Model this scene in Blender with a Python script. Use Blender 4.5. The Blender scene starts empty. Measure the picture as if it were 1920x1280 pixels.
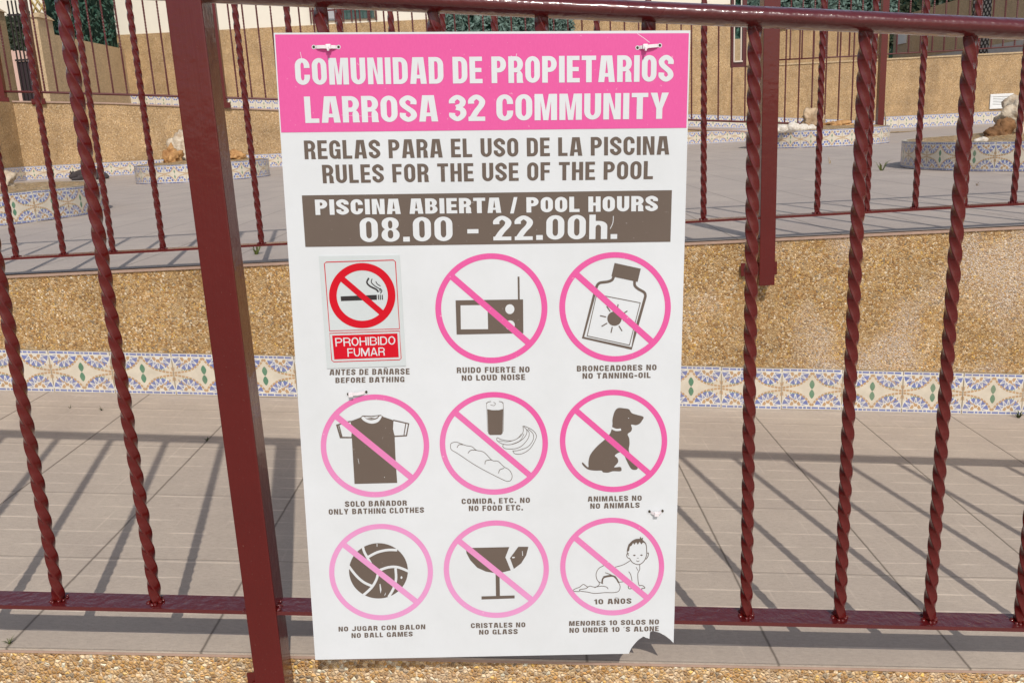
import bpy, math, random
import numpy as np
from mathutils import Vector, Matrix, noise
from mathutils.geometry import delaunay_2d_cdt
random.seed(7)
SC = bpy.context.scene
COL = SC.collection

# ------------------------------------------------------------------ camera
FPX, CX, CY = 1655.0, 960.0, 640.0           # focal length and centre, in pixels of the 1920 px photograph
_dn = np.array([1300 - CX, 7500 - CY, FPX]); _dn /= np.linalg.norm(_dn)
_fw = np.array([955 - CX, 240 - CY, FPX]); _fw -= _dn * (_fw @ _dn); _fw /= np.linalg.norm(_fw)
_rt = np.cross(_dn, _fw)
CAMM = np.array([_rt, _fw, -_dn])            # camera axes (right, down, forward) to world
cam = bpy.data.cameras.new('Camera'); camo = bpy.data.objects.new('Camera', cam); COL.objects.link(camo)
R, D, F = CAMM[:, 0], CAMM[:, 1], CAMM[:, 2]
camo.matrix_world = Matrix(((R[0], -D[0], -F[0], 0), (R[1], -D[1], -F[1], 0), (R[2], -D[2], -F[2], 0), (0, 0, 0, 1)))
cam.sensor_width = 36; cam.lens = FPX / 1920 * 36; cam.clip_start = .02; cam.clip_end = 500
SC.camera = camo

# ------------------------------------------------------------------ light
SUN = Vector((0.222, -1.0, 0.985)).normalized()
EL = math.asin(SUN.z); AZ = math.atan2(SUN.x, SUN.y)
world = bpy.data.worlds.new('World'); SC.world = world; world.use_nodes = True
nt = world.node_tree
sky = nt.nodes.new('ShaderNodeTexSky'); sky.sky_type = 'NISHITA'; sky.sun_disc = False
sky.sun_elevation = EL; sky.sun_rotation = AZ; sky.air_density = 1.0; sky.dust_density = 1.5
bgn = nt.nodes['Background']; bgn.inputs['Strength'].default_value = .125
hs = nt.nodes.new('ShaderNodeHueSaturation'); hs.inputs['Saturation'].default_value = .68
nt.links.new(sky.outputs[0], hs.inputs['Color']); nt.links.new(hs.outputs[0], bgn.inputs['Color'])
sl = bpy.data.lights.new('Sun', 'SUN'); sl.energy = 2.95; sl.angle = math.radians(.53); sl.color = (1, .955, .89)
so = bpy.data.objects.new('Sun', sl); COL.objects.link(so)
so.rotation_euler = SUN.to_track_quat('Z', 'Y').to_euler(); so.location = (3, -6, 8)
SC.view_settings.view_transform = 'Standard'; SC.view_settings.look = 'None'
SC.view_settings.exposure = 0.0; SC.view_settings.gamma = 1.0

# ------------------------------------------------------------------ helpers
def ray(u, v): return CAMM @ np.array([(u - CX) / FPX, (v - CY) / FPX, 1.0])
def onY(u, v, Y): r = ray(u, v); return Vector(r * Y / r[1])
def onX(u, v, X): r = ray(u, v); return Vector(r * X / r[0])
def onZ(u, v, Z): r = ray(u, v); return Vector(r * Z / r[2])
def onL(u, v, p, q):                          # on the upright plane through plan points p and q
    r = ray(u, v); d = (q[0] - p[0], q[1] - p[1]); n = (-d[1], d[0])
    t = (p[0] * n[0] + p[1] * n[1]) / (r[0] * n[0] + r[1] * n[1]); return Vector(r * t)

def tag(o, label=None, cat=None, group=None, kind=None):
    if label: o['label'] = label
    if cat: o['category'] = cat
    if group: o['group'] = group
    if kind: o['kind'] = kind
    return o
def empty(name, loc, label, cat, group=None):
    o = bpy.data.objects.new(name, None); o.empty_display_size = .1; COL.objects.link(o)
    o.location = loc
    return tag(o, label, cat, group)

class MB:
    """collects faces with material keys; build() makes ONE mesh object, vertices relative to its parent thing"""
    def __init__(s): s.v = []; s.f = []; s.m = []; s.sm = []
    def add(s, vs, fs, m=0, smooth=False):
        b = len(s.v); s.v += [tuple(v) for v in vs]
        for i, f in enumerate(fs):
            s.f.append(tuple(b + k for k in f)); s.m.append(m[i] if isinstance(m, list) else m); s.sm.append(smooth)
        return s
    def quad(s, a, b, c, d, m=0): return s.add([a, b, c, d], [(0, 1, 2, 3)], m)
    def box(s, x0, y0, z0, x1, y1, z1, m=0, bev=0):
        if bev:
            import bmesh
            bm = bmesh.new(); bmesh.ops.create_cube(bm, size=1)
            for v in bm.verts: v.co = Vector(((x0 + x1) / 2 + v.co.x * (x1 - x0), (y0 + y1) / 2 + v.co.y * (y1 - y0), (z0 + z1) / 2 + v.co.z * (z1 - z0)))
            bmesh.ops.bevel(bm, geom=list(bm.edges), offset=bev, segments=2, affect='EDGES', profile=.6)
            bm.verts.index_update()
            s.add([v.co.copy() for v in bm.verts], [[v.index for v in f.verts] for f in bm.faces], m); bm.free(); return s
        return s.hexa([(x0, y0, z0), (x1, y0, z0), (x1, y1, z0), (x0, y1, z0), (x0, y0, z1), (x1, y0, z1), (x1, y1, z1), (x0, y1, z1)], m)
    def hexa(s, p, m=0):
        return s.add(p, [(0, 3, 2, 1), (4, 5, 6, 7), (0, 1, 5, 4), (1, 2, 6, 5), (2, 3, 7, 6), (3, 0, 4, 7)], m)
    def tube(s, pts, r, n=16, m=0, cap=True):
        pts = [Vector(p) for p in pts]; rings = []
        for i, p in enumerate(pts):
            d = (pts[min(i + 1, len(pts) - 1)] - pts[max(i - 1, 0)]).normalized()
            a = d.cross(Vector((0, 1, .013))).normalized() if abs(d.y) < .9 else d.cross(Vector((1, 0, 0))).normalized()
            b = d.cross(a); rr_ = r[i] if isinstance(r, (list, tuple)) else r
            rings.append([p + (a * math.cos(2 * math.pi * k / n) + b * math.sin(2 * math.pi * k / n)) * rr_ for k in range(n)])
        vs = [v for q in rings for v in q]; fs = []
        for i in range(len(pts) - 1):
            for k in range(n): fs.append((i * n + k, i * n + (k + 1) % n, (i + 1) * n + (k + 1) % n, (i + 1) * n + k))
        if cap: fs.append(tuple(range(n))[::-1]); fs.append(tuple((len(pts) - 1) * n + k for k in range(n)))
        return s.add(vs, fs, m, True)
    def blob(s, c, rad, seed=0, amp=.25, freq=1.6, sub=3, m=0, smooth=True, flat=None):
        import bmesh
        bm = bmesh.new(); bmesh.ops.create_icosphere(bm, subdivisions=sub, radius=1)
        for v in bm.verts:
            n_ = noise.noise(v.co * freq + Vector((seed * 7.3, seed * 3.1, seed))) + .5 * noise.noise(v.co * freq * 2.7 + Vector((seed, seed * 5.7, 2)))
            k = 1 + amp * n_
            v.co = Vector((c[0] + v.co.x * rad[0] * k, c[1] + v.co.y * rad[1] * k, c[2] + v.co.z * rad[2] * k))
            if flat is not None and v.co.z < flat: v.co.z = flat
        bm.verts.index_update()
        s.add([v.co.copy() for v in bm.verts], [[v.index for v in f.verts] for f in bm.faces], m, smooth); bm.free(); return s
    def mesh(s, name, mats, off=(0, 0, 0)):
        if not isinstance(mats, (list, tuple)): mats = [mats]
        me = bpy.data.meshes.new(name)
        me.from_pydata([(v[0] - off[0], v[1] - off[1], v[2] - off[2]) for v in s.v], [], s.f)
        for m in mats: me.materials.append(m)
        me.polygons.foreach_set('material_index', s.m); me.polygons.foreach_set('use_smooth', s.sm); me.update()
        return me
    def build(s, name, mats, parent=None, off=None):
        if off is None: off = parent.matrix_basis.translation if parent else (0, 0, 0)
        if parent is not None and parent.parent is not None: off = parent.parent.matrix_basis.translation
        o = bpy.data.objects.new(name, s.mesh(name, mats, off)); COL.objects.link(o)
        if parent: o.parent = parent
        return o
def copy_tree(o, parent=None):
    c = o.copy(); COL.objects.link(c); c.parent = parent
    for ch in list(o.children): copy_tree(ch, c)
    return c

# ------------------------------------------------------------------ node materials
class Mat:
    def __init__(s, name):
        s.m = bpy.data.materials.new(name); s.m.use_nodes = True; s.t = s.m.node_tree; s.n = s.t.nodes
        s.b = s.n['Principled BSDF']; s.o = s.n['Material Output']; s._c = None
    def co(s, kind='Object'):
        if not s._c: s._c = s.n.new('ShaderNodeTexCoord')
        return s._c.outputs[kind]
    def set(s, sock, val):
        i = s.b.inputs[sock]
        if hasattr(val, 'is_linked'): s.t.links.new(val, i)
        else: i.default_value = val
        return s
    def lk(s, a, b): s.t.links.new(a, b)
    def mapping(s, scale=(1, 1, 1), rot=(0, 0, 0), src=None):
        n = s.n.new('ShaderNodeMapping'); n.inputs['Scale'].default_value = scale; n.inputs['Rotation'].default_value = rot
        s.lk(src or s.co(), n.inputs[0]); return n.outputs[0]
    def noise(s, scale, detail=4, rough=.55, src=None, dist=0):
        n = s.n.new('ShaderNodeTexNoise'); n.inputs['Scale'].default_value = scale; n.inputs['Detail'].default_value = detail
        n.inputs['Roughness'].default_value = rough; n.inputs['Distortion'].default_value = dist
        s.lk(src or s.co(), n.inputs['Vector']); return n.outputs['Fac']
    def voronoi(s, scale, feature='F1', src=None, rand=1.0):
        n = s.n.new('ShaderNodeTexVoronoi'); n.feature = feature; n.inputs['Scale'].default_value = scale
        n.inputs['Randomness'].default_value = rand
        s.lk(src or s.co(), n.inputs['Vector']); return n
    def ramp(s, fac, stops, interp='LINEAR'):
        n = s.n.new('ShaderNodeValToRGB'); e = n.color_ramp; e.interpolation = interp
        while len(e.elements) < len(stops): e.elements.new(.5)
        for el, (p, c) in zip(e.elements, stops): el.position = p; el.color = (*c, 1) if len(c) == 3 else c
        s.lk(fac, n.inputs[0]); return n.outputs[0]
    def mix(s, fac, a, b, mode='MIX'):
        n = s.n.new('ShaderNodeMix'); n.data_type = 'RGBA'; n.blend_type = mode
        for sock, val in ((n.inputs['Factor'], fac), (n.inputs[6], a), (n.inputs[7], b)):
            if hasattr(val, 'is_linked'): s.lk(val, sock)
            elif isinstance(val, (int, float)): sock.default_value = val
            else: sock.default_value = (*val, 1)
        return n.outputs[2]
    def math(s, op, a, b=0.0, c=0.0):
        n = s.n.new('ShaderNodeMath'); n.operation = op
        for i, val in enumerate((a, b, c)):
            if hasattr(val, 'is_linked'): s.lk(val, n.inputs[i])
            else: n.inputs[i].default_value = val
        return n.outputs[0]
    def sep(s, src=None):
        n = s.n.new('ShaderNodeSeparateXYZ'); s.lk(src or s.co(), n.inputs[0]); return n.outputs
    def bump(s, h, strength=.3, dist=.01, normal=None):
        n = s.n.new('ShaderNodeBump'); n.inputs['Strength'].default_value = strength; n.inputs['Distance'].default_value = dist
        s.lk(h, n.inputs['Height'])
        if normal: s.lk(normal, n.inputs['Normal'])
        s.lk(n.outputs[0], s.b.inputs['Normal']); return n.outputs[0]

def plain(name, col, rough=.6, spec=.4, var=.12, scale=40, metal=0):
    m = Mat(name); f = m.noise(scale, 5)
    m.set('Base Color', m.mix(f, tuple(c * (1 - var) for c in col), tuple(min(1, c * (1 + var)) for c in col)))
    m.set('Roughness', rough); m.set('Specular IOR Level', spec); m.set('Metallic', metal)
    return m.m

def paint_mat(name, col, brush=1.0, peel=.22, rough=.16, coat=.4):
    m = Mat(name)
    st = m.mapping((260, 260, 9)); f1 = m.noise(1, 4, .6, st); f2 = m.noise(16, 3)
    drip = m.noise(55, 2)
    pc = m.mix(m.noise(5, 5), tuple(c * .75 for c in col), tuple(c * 1.22 for c in col))
    dust = m.ramp(m.noise(330, 2, .5), [(.71, (0, 0, 0)), (.78, (1, 1, 1))]); chip = m.ramp(m.noise(90, 3, .6), [(.74, (0, 0, 0)), (.77, (1, 1, 1))])
    pc = m.mix(m.math('MULTIPLY', dust, .10), pc, (.40, .30, .24)); pc = m.mix(m.math('MULTIPLY', chip, .6), pc, (.10, .035, .015))
    m.set('Base Color', pc)
    m.set('Roughness', m.math('ADD', m.math('MULTIPLY_ADD', f2, .16, rough), m.math('MULTIPLY', chip, .3))); m.set('Specular IOR Level', .3)
    m.set('Coat Weight', coat); m.set('Coat Roughness', .06)
    h = m.math('ADD', m.math('MULTIPLY', f1, .35 * brush), m.math('MULTIPLY', drip, .8))
    nn = m.bump(h, peel, .004)
    m.lk(nn, m.b.inputs['Coat Normal'])
    return m.m
RED = paint_mat('dark_red_gloss_paint', (.092, .0050, .0036))
RED_RAIL = paint_mat('dark_red_lumpy_paint', (.088, .0052, .0056), .25, .65, .22, 1.0)
REDFAR = plain('dark_red_paint_far', (.085, .011, .010), .4, .5, .25, 60)

def pebble_mat(name, scale, stops, plaster=(.55, .42, .27), patch=.0, stain=.25, bump=.6, seed=0.0, streak=.12):
    m = Mat(name)
    wob = m.n.new('ShaderNodeVectorMath'); wob.operation = 'MULTIPLY_ADD'
    nz = m.n.new('ShaderNodeTexNoise'); nz.inputs['Scale'].default_value = scale * .6
    m.lk(m.co(), nz.inputs['Vector']); m.lk(nz.outputs['Color'], wob.inputs[0])
    wob.inputs[1].default_value = (.9 / scale,) * 3; m.lk(m.co(), wob.inputs[2])
    v = m.voronoi(scale, 'F1', wob.outputs[0]); e = m.voronoi(scale, 'DISTANCE_TO_EDGE', wob.outputs[0])
    sp = m.n.new('ShaderNodeSeparateColor'); m.lk(v.outputs['Color'], sp.inputs[0])
    peb = m.ramp(sp.outputs[0], stops, 'CONSTANT')
    val = m.math('MULTIPLY_ADD', sp.outputs[1], .52, .78)
    peb = m.mix(1.0, peb, val, 'MULTIPLY')
    gap = m.ramp(e.outputs['Distance'], [(0.0, (.15, .15, .15)), (.10, (1, 1, 1))])
    big = m.noise(3.1, 5, .6); big2 = m.noise(9, 4, .6)
    mort = m.mix(big2, tuple(c * .72 for c in plaster), tuple(c * 1.05 for c in plaster))
    col = m.mix(gap, mort, peb)
    col = m.mix(m.math('MULTIPLY', m.ramp(m.noise(scale * .11, 4, .6), [(.50, (0, 0, 0)), (.66, (1, 1, 1))]), .55), col, m.mix(big2, tuple(c * .85 for c in plaster), tuple(c * 1.1 for c in plaster)))
    st = m.ramp(big, [(.30, (1 - stain,) * 3), (.62, (1.0, 1.0, 1.0))])
    col = m.mix(1.0, col, st, 'MULTIPLY')
    dr = m.math('MULTIPLY', m.ramp(m.noise(1, 5, .65, m.mapping((1.7, 1.7, .28))), [(.50, (0, 0, 0)), (.70, (1, 1, 1))]), streak)
    col = m.mix(dr, col, m.mix(1.0, col, (.42, .40, .40), 'MULTIPLY'))
    if patch:
        x, y, z = m.sep()
        pm = m.math('MULTIPLY', m.ramp(m.noise(3.3, 3, .5), [(.50, (0, 0, 0)), (.64, (1, 1, 1))]), m.ramp(x, [(.40, (0, 0, 0)), (.80, (1, 1, 1))]))
        spk = m.ramp(m.noise(150, 3, .6), [(.40, (0, 0, 0)), (.62, (1, 1, 1))])
        col = m.mix(m.math('MULTIPLY', m.math('MULTIPLY', pm, spk), patch), col, (.72, .62, .54))
    m.set('Base Color', col); m.set('Roughness', m.math('MULTIPLY_ADD', sp.outputs[2], .5, .35)); m.set('Specular IOR Level', .35)
    h = m.math('ADD', m.ramp(e.outputs['Distance'], [(0, (0, 0, 0)), (.35, (1, 1, 1))]), m.math('MULTIPLY', sp.outputs[1], .5))
    m.bump(h, bump, .9 / scale)
    return m.m
ST1 = [(0, (.50, .31, .125)), (.16, (.40, .23, .085)), (.30, (.62, .45, .25)), (.44, (.30, .17, .07)), (.55, (.55, .36, .17)), (.68, (.46, .25, .08)), (.78, (.66, .51, .33)), (.86, (.27, .21, .14)), (.91, (.66, .42, .12)), (.96, (.76, .65, .49))]
ST0 = [(p_, tuple(min(.85, c * k_) for c, k_ in zip(q, (1.22, 1.19, 1.16)))) for p_, q in ST1]
GRAVEL_NEAR = pebble_mat('pebble_dash_near', 150, ST0, (.70, .52, .35), 0, .10, .7)
STM = [(p_, tuple(min(.85, c * k_) for c, k_ in zip(q, (1.10, 1.05, .99)))) for p_, q in ST1]
GRAVEL_MID = pebble_mat('pebble_dash_mid', 165, STM, (.60, .41, .21), .8, .22, .7)
ST2 = [(0, (.46, .295, .14)), (.2, (.39, .245, .11)), (.45, (.52, .35, .185)), (.65, (.30, .185, .085)), (.8, (.50, .33, .155)), (.92, (.60, .45, .28))]
GRAVEL_FAR = pebble_mat('pebble_dash_far', 85, ST2, (.47, .31, .16), 0, .28, .35, streak=.34)
GRIT = pebble_mat('planter_grit', 60, [(0, (.62, .40, .19)), (.3, (.52, .32, .14)), (.6, (.70, .52, .30)), (.85, (.45, .30, .16))], (.5, .33, .16), 0, .2, .9)
SHADE_WALL = pebble_mat('smooth_render_wall', 60, [(0, (.46, .33, .19)), (.5, (.50, .37, .22))], (.47, .34, .20), 0, .08, .1)
CREAM = plain('cream_render', (.72, .665, .56), .8, .2, .05, 6)

def paving_mat(name, sx, sy, offx, offy, colr, line=.5, wobx=1.0):
    m = Mat(name)
    x, y, z = m.sep()
    wob = m.math('MULTIPLY', m.noise(30, 3), .0025)
    xx = m.math('ADD', m.math('SUBTRACT', x, offx), wob); yy = m.math('ADD', m.math('SUBTRACT', y, offy), wob)
    fx = m.math('PINGPONG', xx, sx / 2) ; fy = m.math('PINGPONG', yy, sy / 2)
    jx = m.ramp(fx, [(.0016 , (1, 1, 1)), (.0030, (0, 0, 0))]); jy = m.ramp(fy, [(.0009, (1, 1, 1)), (.0022, (0, 0, 0))])
    fg = m.math('PINGPONG', m.math('ADD', yy, .011), sy / 10)
    gr = m.ramp(fg, [(.0005, (1, 1, 1)), (.0016, (0, 0, 0))])
    brk = m.ramp(m.noise(1, 3, .6, m.mapping((9, 60, 1))), [(.42, (0, 0, 0)), (.62, (1, 1, 1))])
    fg2 = m.math('PINGPONG', xx, sx / 12)
    gr2 = m.ramp(fg2, [(.0003, (1, 1, 1)), (.0012, (0, 0, 0))])
    brk2 = m.ramp(m.noise(1, 3, .6, m.mapping((40, 5, 1))), [(.54, (0, 0, 0)), (.72, (1, 1, 1))])
    # every slab its own tone
    cell = m.n.new('ShaderNodeTexWhiteNoise'); cell.noise_dimensions = '2D'
    cv = m.n.new('ShaderNodeCombineXYZ')
    m.lk(m.math('FLOOR', m.math('DIVIDE', xx, sx)), cv.inputs[0]); m.lk(m.math('FLOOR', m.math('DIVIDE', yy, sy)), cv.inputs[1]); m.lk(cv.outputs[0], cell.inputs['Vector'])
    fine = m.noise(1, 6, .7, m.mapping((70, 190, 1))); mot = m.noise(8, 8, .72); spk = m.noise(420, 2, .7)
    base = m.mix(mot, tuple(c * .76 for c in colr), tuple(c * 1.18 for c in colr))
    base = m.mix(m.ramp(m.noise(2.3, 5, .65), [(.35, (1, 1, 1)), (.6, (0, 0, 0))]), base, m.mix(1.0, base, (.86, .85, .87), 'MULTIPLY'))
    for ang in (38, -52):
        sc_ = m.ramp(m.noise(1, 4, .65, m.mapping((6, 190, 1), (0, 0, math.radians(ang)))), [(.64, (0, 0, 0)), (.72, (1, 1, 1))])
        base = m.mix(m.math('MULTIPLY', sc_, .35), base, tuple(min(1, c * 1.5) for c in colr))
    base = m.mix(m.math('MULTIPLY', cell.outputs[0], .5), base, tuple(c * b for c, b in zip(colr, (.84, .84, .86))))
    base = m.mix(m.ramp(fine, [(.35, (0, 0, 0)), (.75, (1, 1, 1))]), base, m.mix(1.0, base, (.80, .79, .80), 'MULTIPLY'))
    base = m.mix(m.math('MULTIPLY', m.ramp(spk, [(.3, (1, 1, 1)), (.45, (0, 0, 0))]), .35), base, tuple(c * .4 for c in colr))
    base = m.mix(m.math('MULTIPLY', m.math('MULTIPLY', gr, brk), line), base, tuple(min(1, c * 1.55) for c in colr))
    base = m.mix(m.math('MULTIPLY', m.math('MULTIPLY', gr2, brk2), line * .55), base, tuple(min(1, c * 1.4) for c in colr))
    base = m.mix(m.math('MULTIPLY', jy, .55), base, tuple(c * .42 for c in colr))
    base = m.mix(m.math('MULTIPLY', jx, .85), base, (.10, .08, .06))
    m.set('Base Color', base); m.set('Roughness', m.math('MULTIPLY_ADD', mot, .25, .5)); m.set('Specular IOR Level', .35)
    h = m.math('SUBTRACT', m.math('MULTIPLY', fine, .5), m.math('MAXIMUM', jx, jy))
    m.bump(h, .35, .0025)
    return m.m
PAVE = paving_mat('walkway_slabs', .34, .335, .094, 1.39, (.545, .455, .362), .65)
PAVE_UP = paving_mat('upper_slabs', .34, .34, .05, 2.884, (.50, .425, .36), .25)
CLAY = plain('tile_body_edge', (.38, .26, .20), .8, .2, .25, 60)
GLAZE_EDGE = plain('pale_tile_edge', (.50, .45, .40), .6, .3, .2, 80)

def ceramic(name, col, var=.15):
    m = Mat(name)
    c_ = m.mix(m.noise(35, 3), tuple(c * (1 - var) for c in col), tuple(min(1, c * (1 + var)) for c in col))
    c_ = m.mix(m.math('MULTIPLY', m.ramp(m.noise(11, 6, .7), [(.42, (0, 0, 0)), (.68, (1, 1, 1))]), .32), c_, (.40, .33, .24))
    m.set('Base Color', c_)
    m.set('Roughness', m.math('MULTIPLY_ADD', m.noise(20, 3), .25, .22)); m.set('Specular IOR Level', .45)
    return m.m
T_CREAM = ceramic('tile_cream', (.60, .535, .43)); T_BLUE = ceramic('tile_blue', (.145, .175, .37), .3); T_TAN = ceramic('tile_tan', (.43, .265, .135), .3)
T_GREEN = ceramic('tile_green', (.095, .205, .125), .3); T_WHITE = ceramic('tile_white', (.66, .63, .565), .06); T_GROUT = plain('tile_grout', (.30, .24, .17), .9, .1, .3, 90)
TILE_M = [T_CREAM, T_BLUE, T_TAN, T_GREEN, T_WHITE, T_GROUT]

# ------------------------------------------------------------------ flat artwork: painter's algorithm on a triangulated sheet
def cr(p, n=6, closed=False):
    p = [np.array(q, float) for q in p]; N = len(p); out = []
    rng = range(N if closed else N - 1)
    for i in rng:
        if closed: a, b, c, d = p[(i - 1) % N], p[i], p[(i + 1) % N], p[(i + 2) % N]
        else: a, b, c, d = p[max(i - 1, 0)], p[i], p[i + 1], p[min(i + 2, N - 1)]
        for k in range(n):
            t = k / n
            out.append(tuple(.5 * ((2 * b) + (-a + c) * t + (2 * a - 5 * b + 4 * c - d) * t * t + (-a + 3 * b - 3 * c + d) * t ** 3)))
    if not closed: out.append(tuple(p[-1]))
    return out
def stroke(p, wx, wy=None, closed=False):
    """ribbon along a polyline as quads"""
    wy = wx if wy is None else wy
    p = [np.array(q, float) for q in p]
    if closed: p = p + [p[0]]
    L, Rr = [], []
    for i in range(len(p)):
        a, b = p[max(i - 1, 0)], p[min(i + 1, len(p) - 1)]
        if closed and i in (0, len(p) - 1): a, b = p[-2], p[1]
        d = b - a; d = d / (np.linalg.norm(d) + 1e-9); nrm = np.array([-d[1] * wx / 2, d[0] * wy / 2])
        L.append(tuple(p[i] + nrm)); Rr.append(tuple(p[i] - nrm))
    return [[L[i], L[i + 1], Rr[i + 1], Rr[i]] for i in range(len(p) - 1)]
def ell(cx, cy, rx, ry, n=40): return [(cx + rx * math.cos(2 * math.pi * k / n), cy + ry * math.sin(2 * math.pi * k / n)) for k in range(n)]
def rect(x0, y0, x1, y1): return [(x0, y0), (x1, y0), (x1, y1), (x0, y1)]
def rr(x0, y0, x1, y1, rx, ry, cor='abcd', n=7):     # corners a=bottom left b=bottom right c=top right d=top left
    rx = min(rx, (x1 - x0) / 2); ry = min(ry, (y1 - y0) / 2); o = []
    for key, cx_, cy_, px, py, a0 in (('a', x0 + rx, y0 + ry, x0, y0, 180), ('b', x1 - rx, y0 + ry, x1, y0, 270), ('c', x1 - rx, y1 - ry, x1, y1, 0), ('d', x0 + rx, y1 - ry, x0, y1, 90)):
        if key in cor:
            for k in range(n + 1):
                a = math.radians(a0 + 90 * k / n); o.append((cx_ + rx * math.cos(a), cy_ + ry * math.sin(a)))
        else: o.append((px, py))
    return o
def inside(poly, P):
    x, y = P[:, 0], P[:, 1]; r = np.zeros(len(P), bool); n = len(poly)
    for i in range(n):
        x0, y0 = poly[i]; x1, y1 = poly[(i + 1) % n]
        if y0 == y1: continue
        c = (y0 > y) != (y1 > y)
        r ^= c & (x < (x1 - x0) * (y - y0) / (y1 - y0) + x0)
    return r
def painter(shapes, eps=1e-5):
    """shapes: (polygon, key); later shapes cover earlier ones, key None cuts away. -> verts, triangles, keys"""
    vs, es = [], []
    for poly, key in shapes:
        b = len(vs); vs += [Vector(p) for p in poly]; es += [(b + i, b + (i + 1) % len(poly)) for i in range(len(poly))]
    V, E_, Fc, _, _, _ = delaunay_2d_cdt(vs, es, [], 0, eps)
    V = np.array([(v[0], v[1]) for v in V]); T = np.array([f for f in Fc])
    C = V[T].mean(axis=1); lab = np.full(len(T), -1)
    keys = []
    for poly, key in shapes:
        pa = np.array(poly); lo, hi = pa.min(0), pa.max(0)
        idx = np.where((C[:, 0] >= lo[0]) & (C[:, 0] <= hi[0]) & (C[:, 1] >= lo[1]) & (C[:, 1] <= hi[1]))[0]
        if not len(idx): continue
        ins = idx[inside(poly, C[idx])]
        if key is None: lab[ins] = -1
        else:
            if key not in keys: keys.append(key)
            lab[ins] = keys.index(key)
    ok = lab >= 0
    return V, T[ok], [keys[k] for k in lab[ok]]

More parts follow.
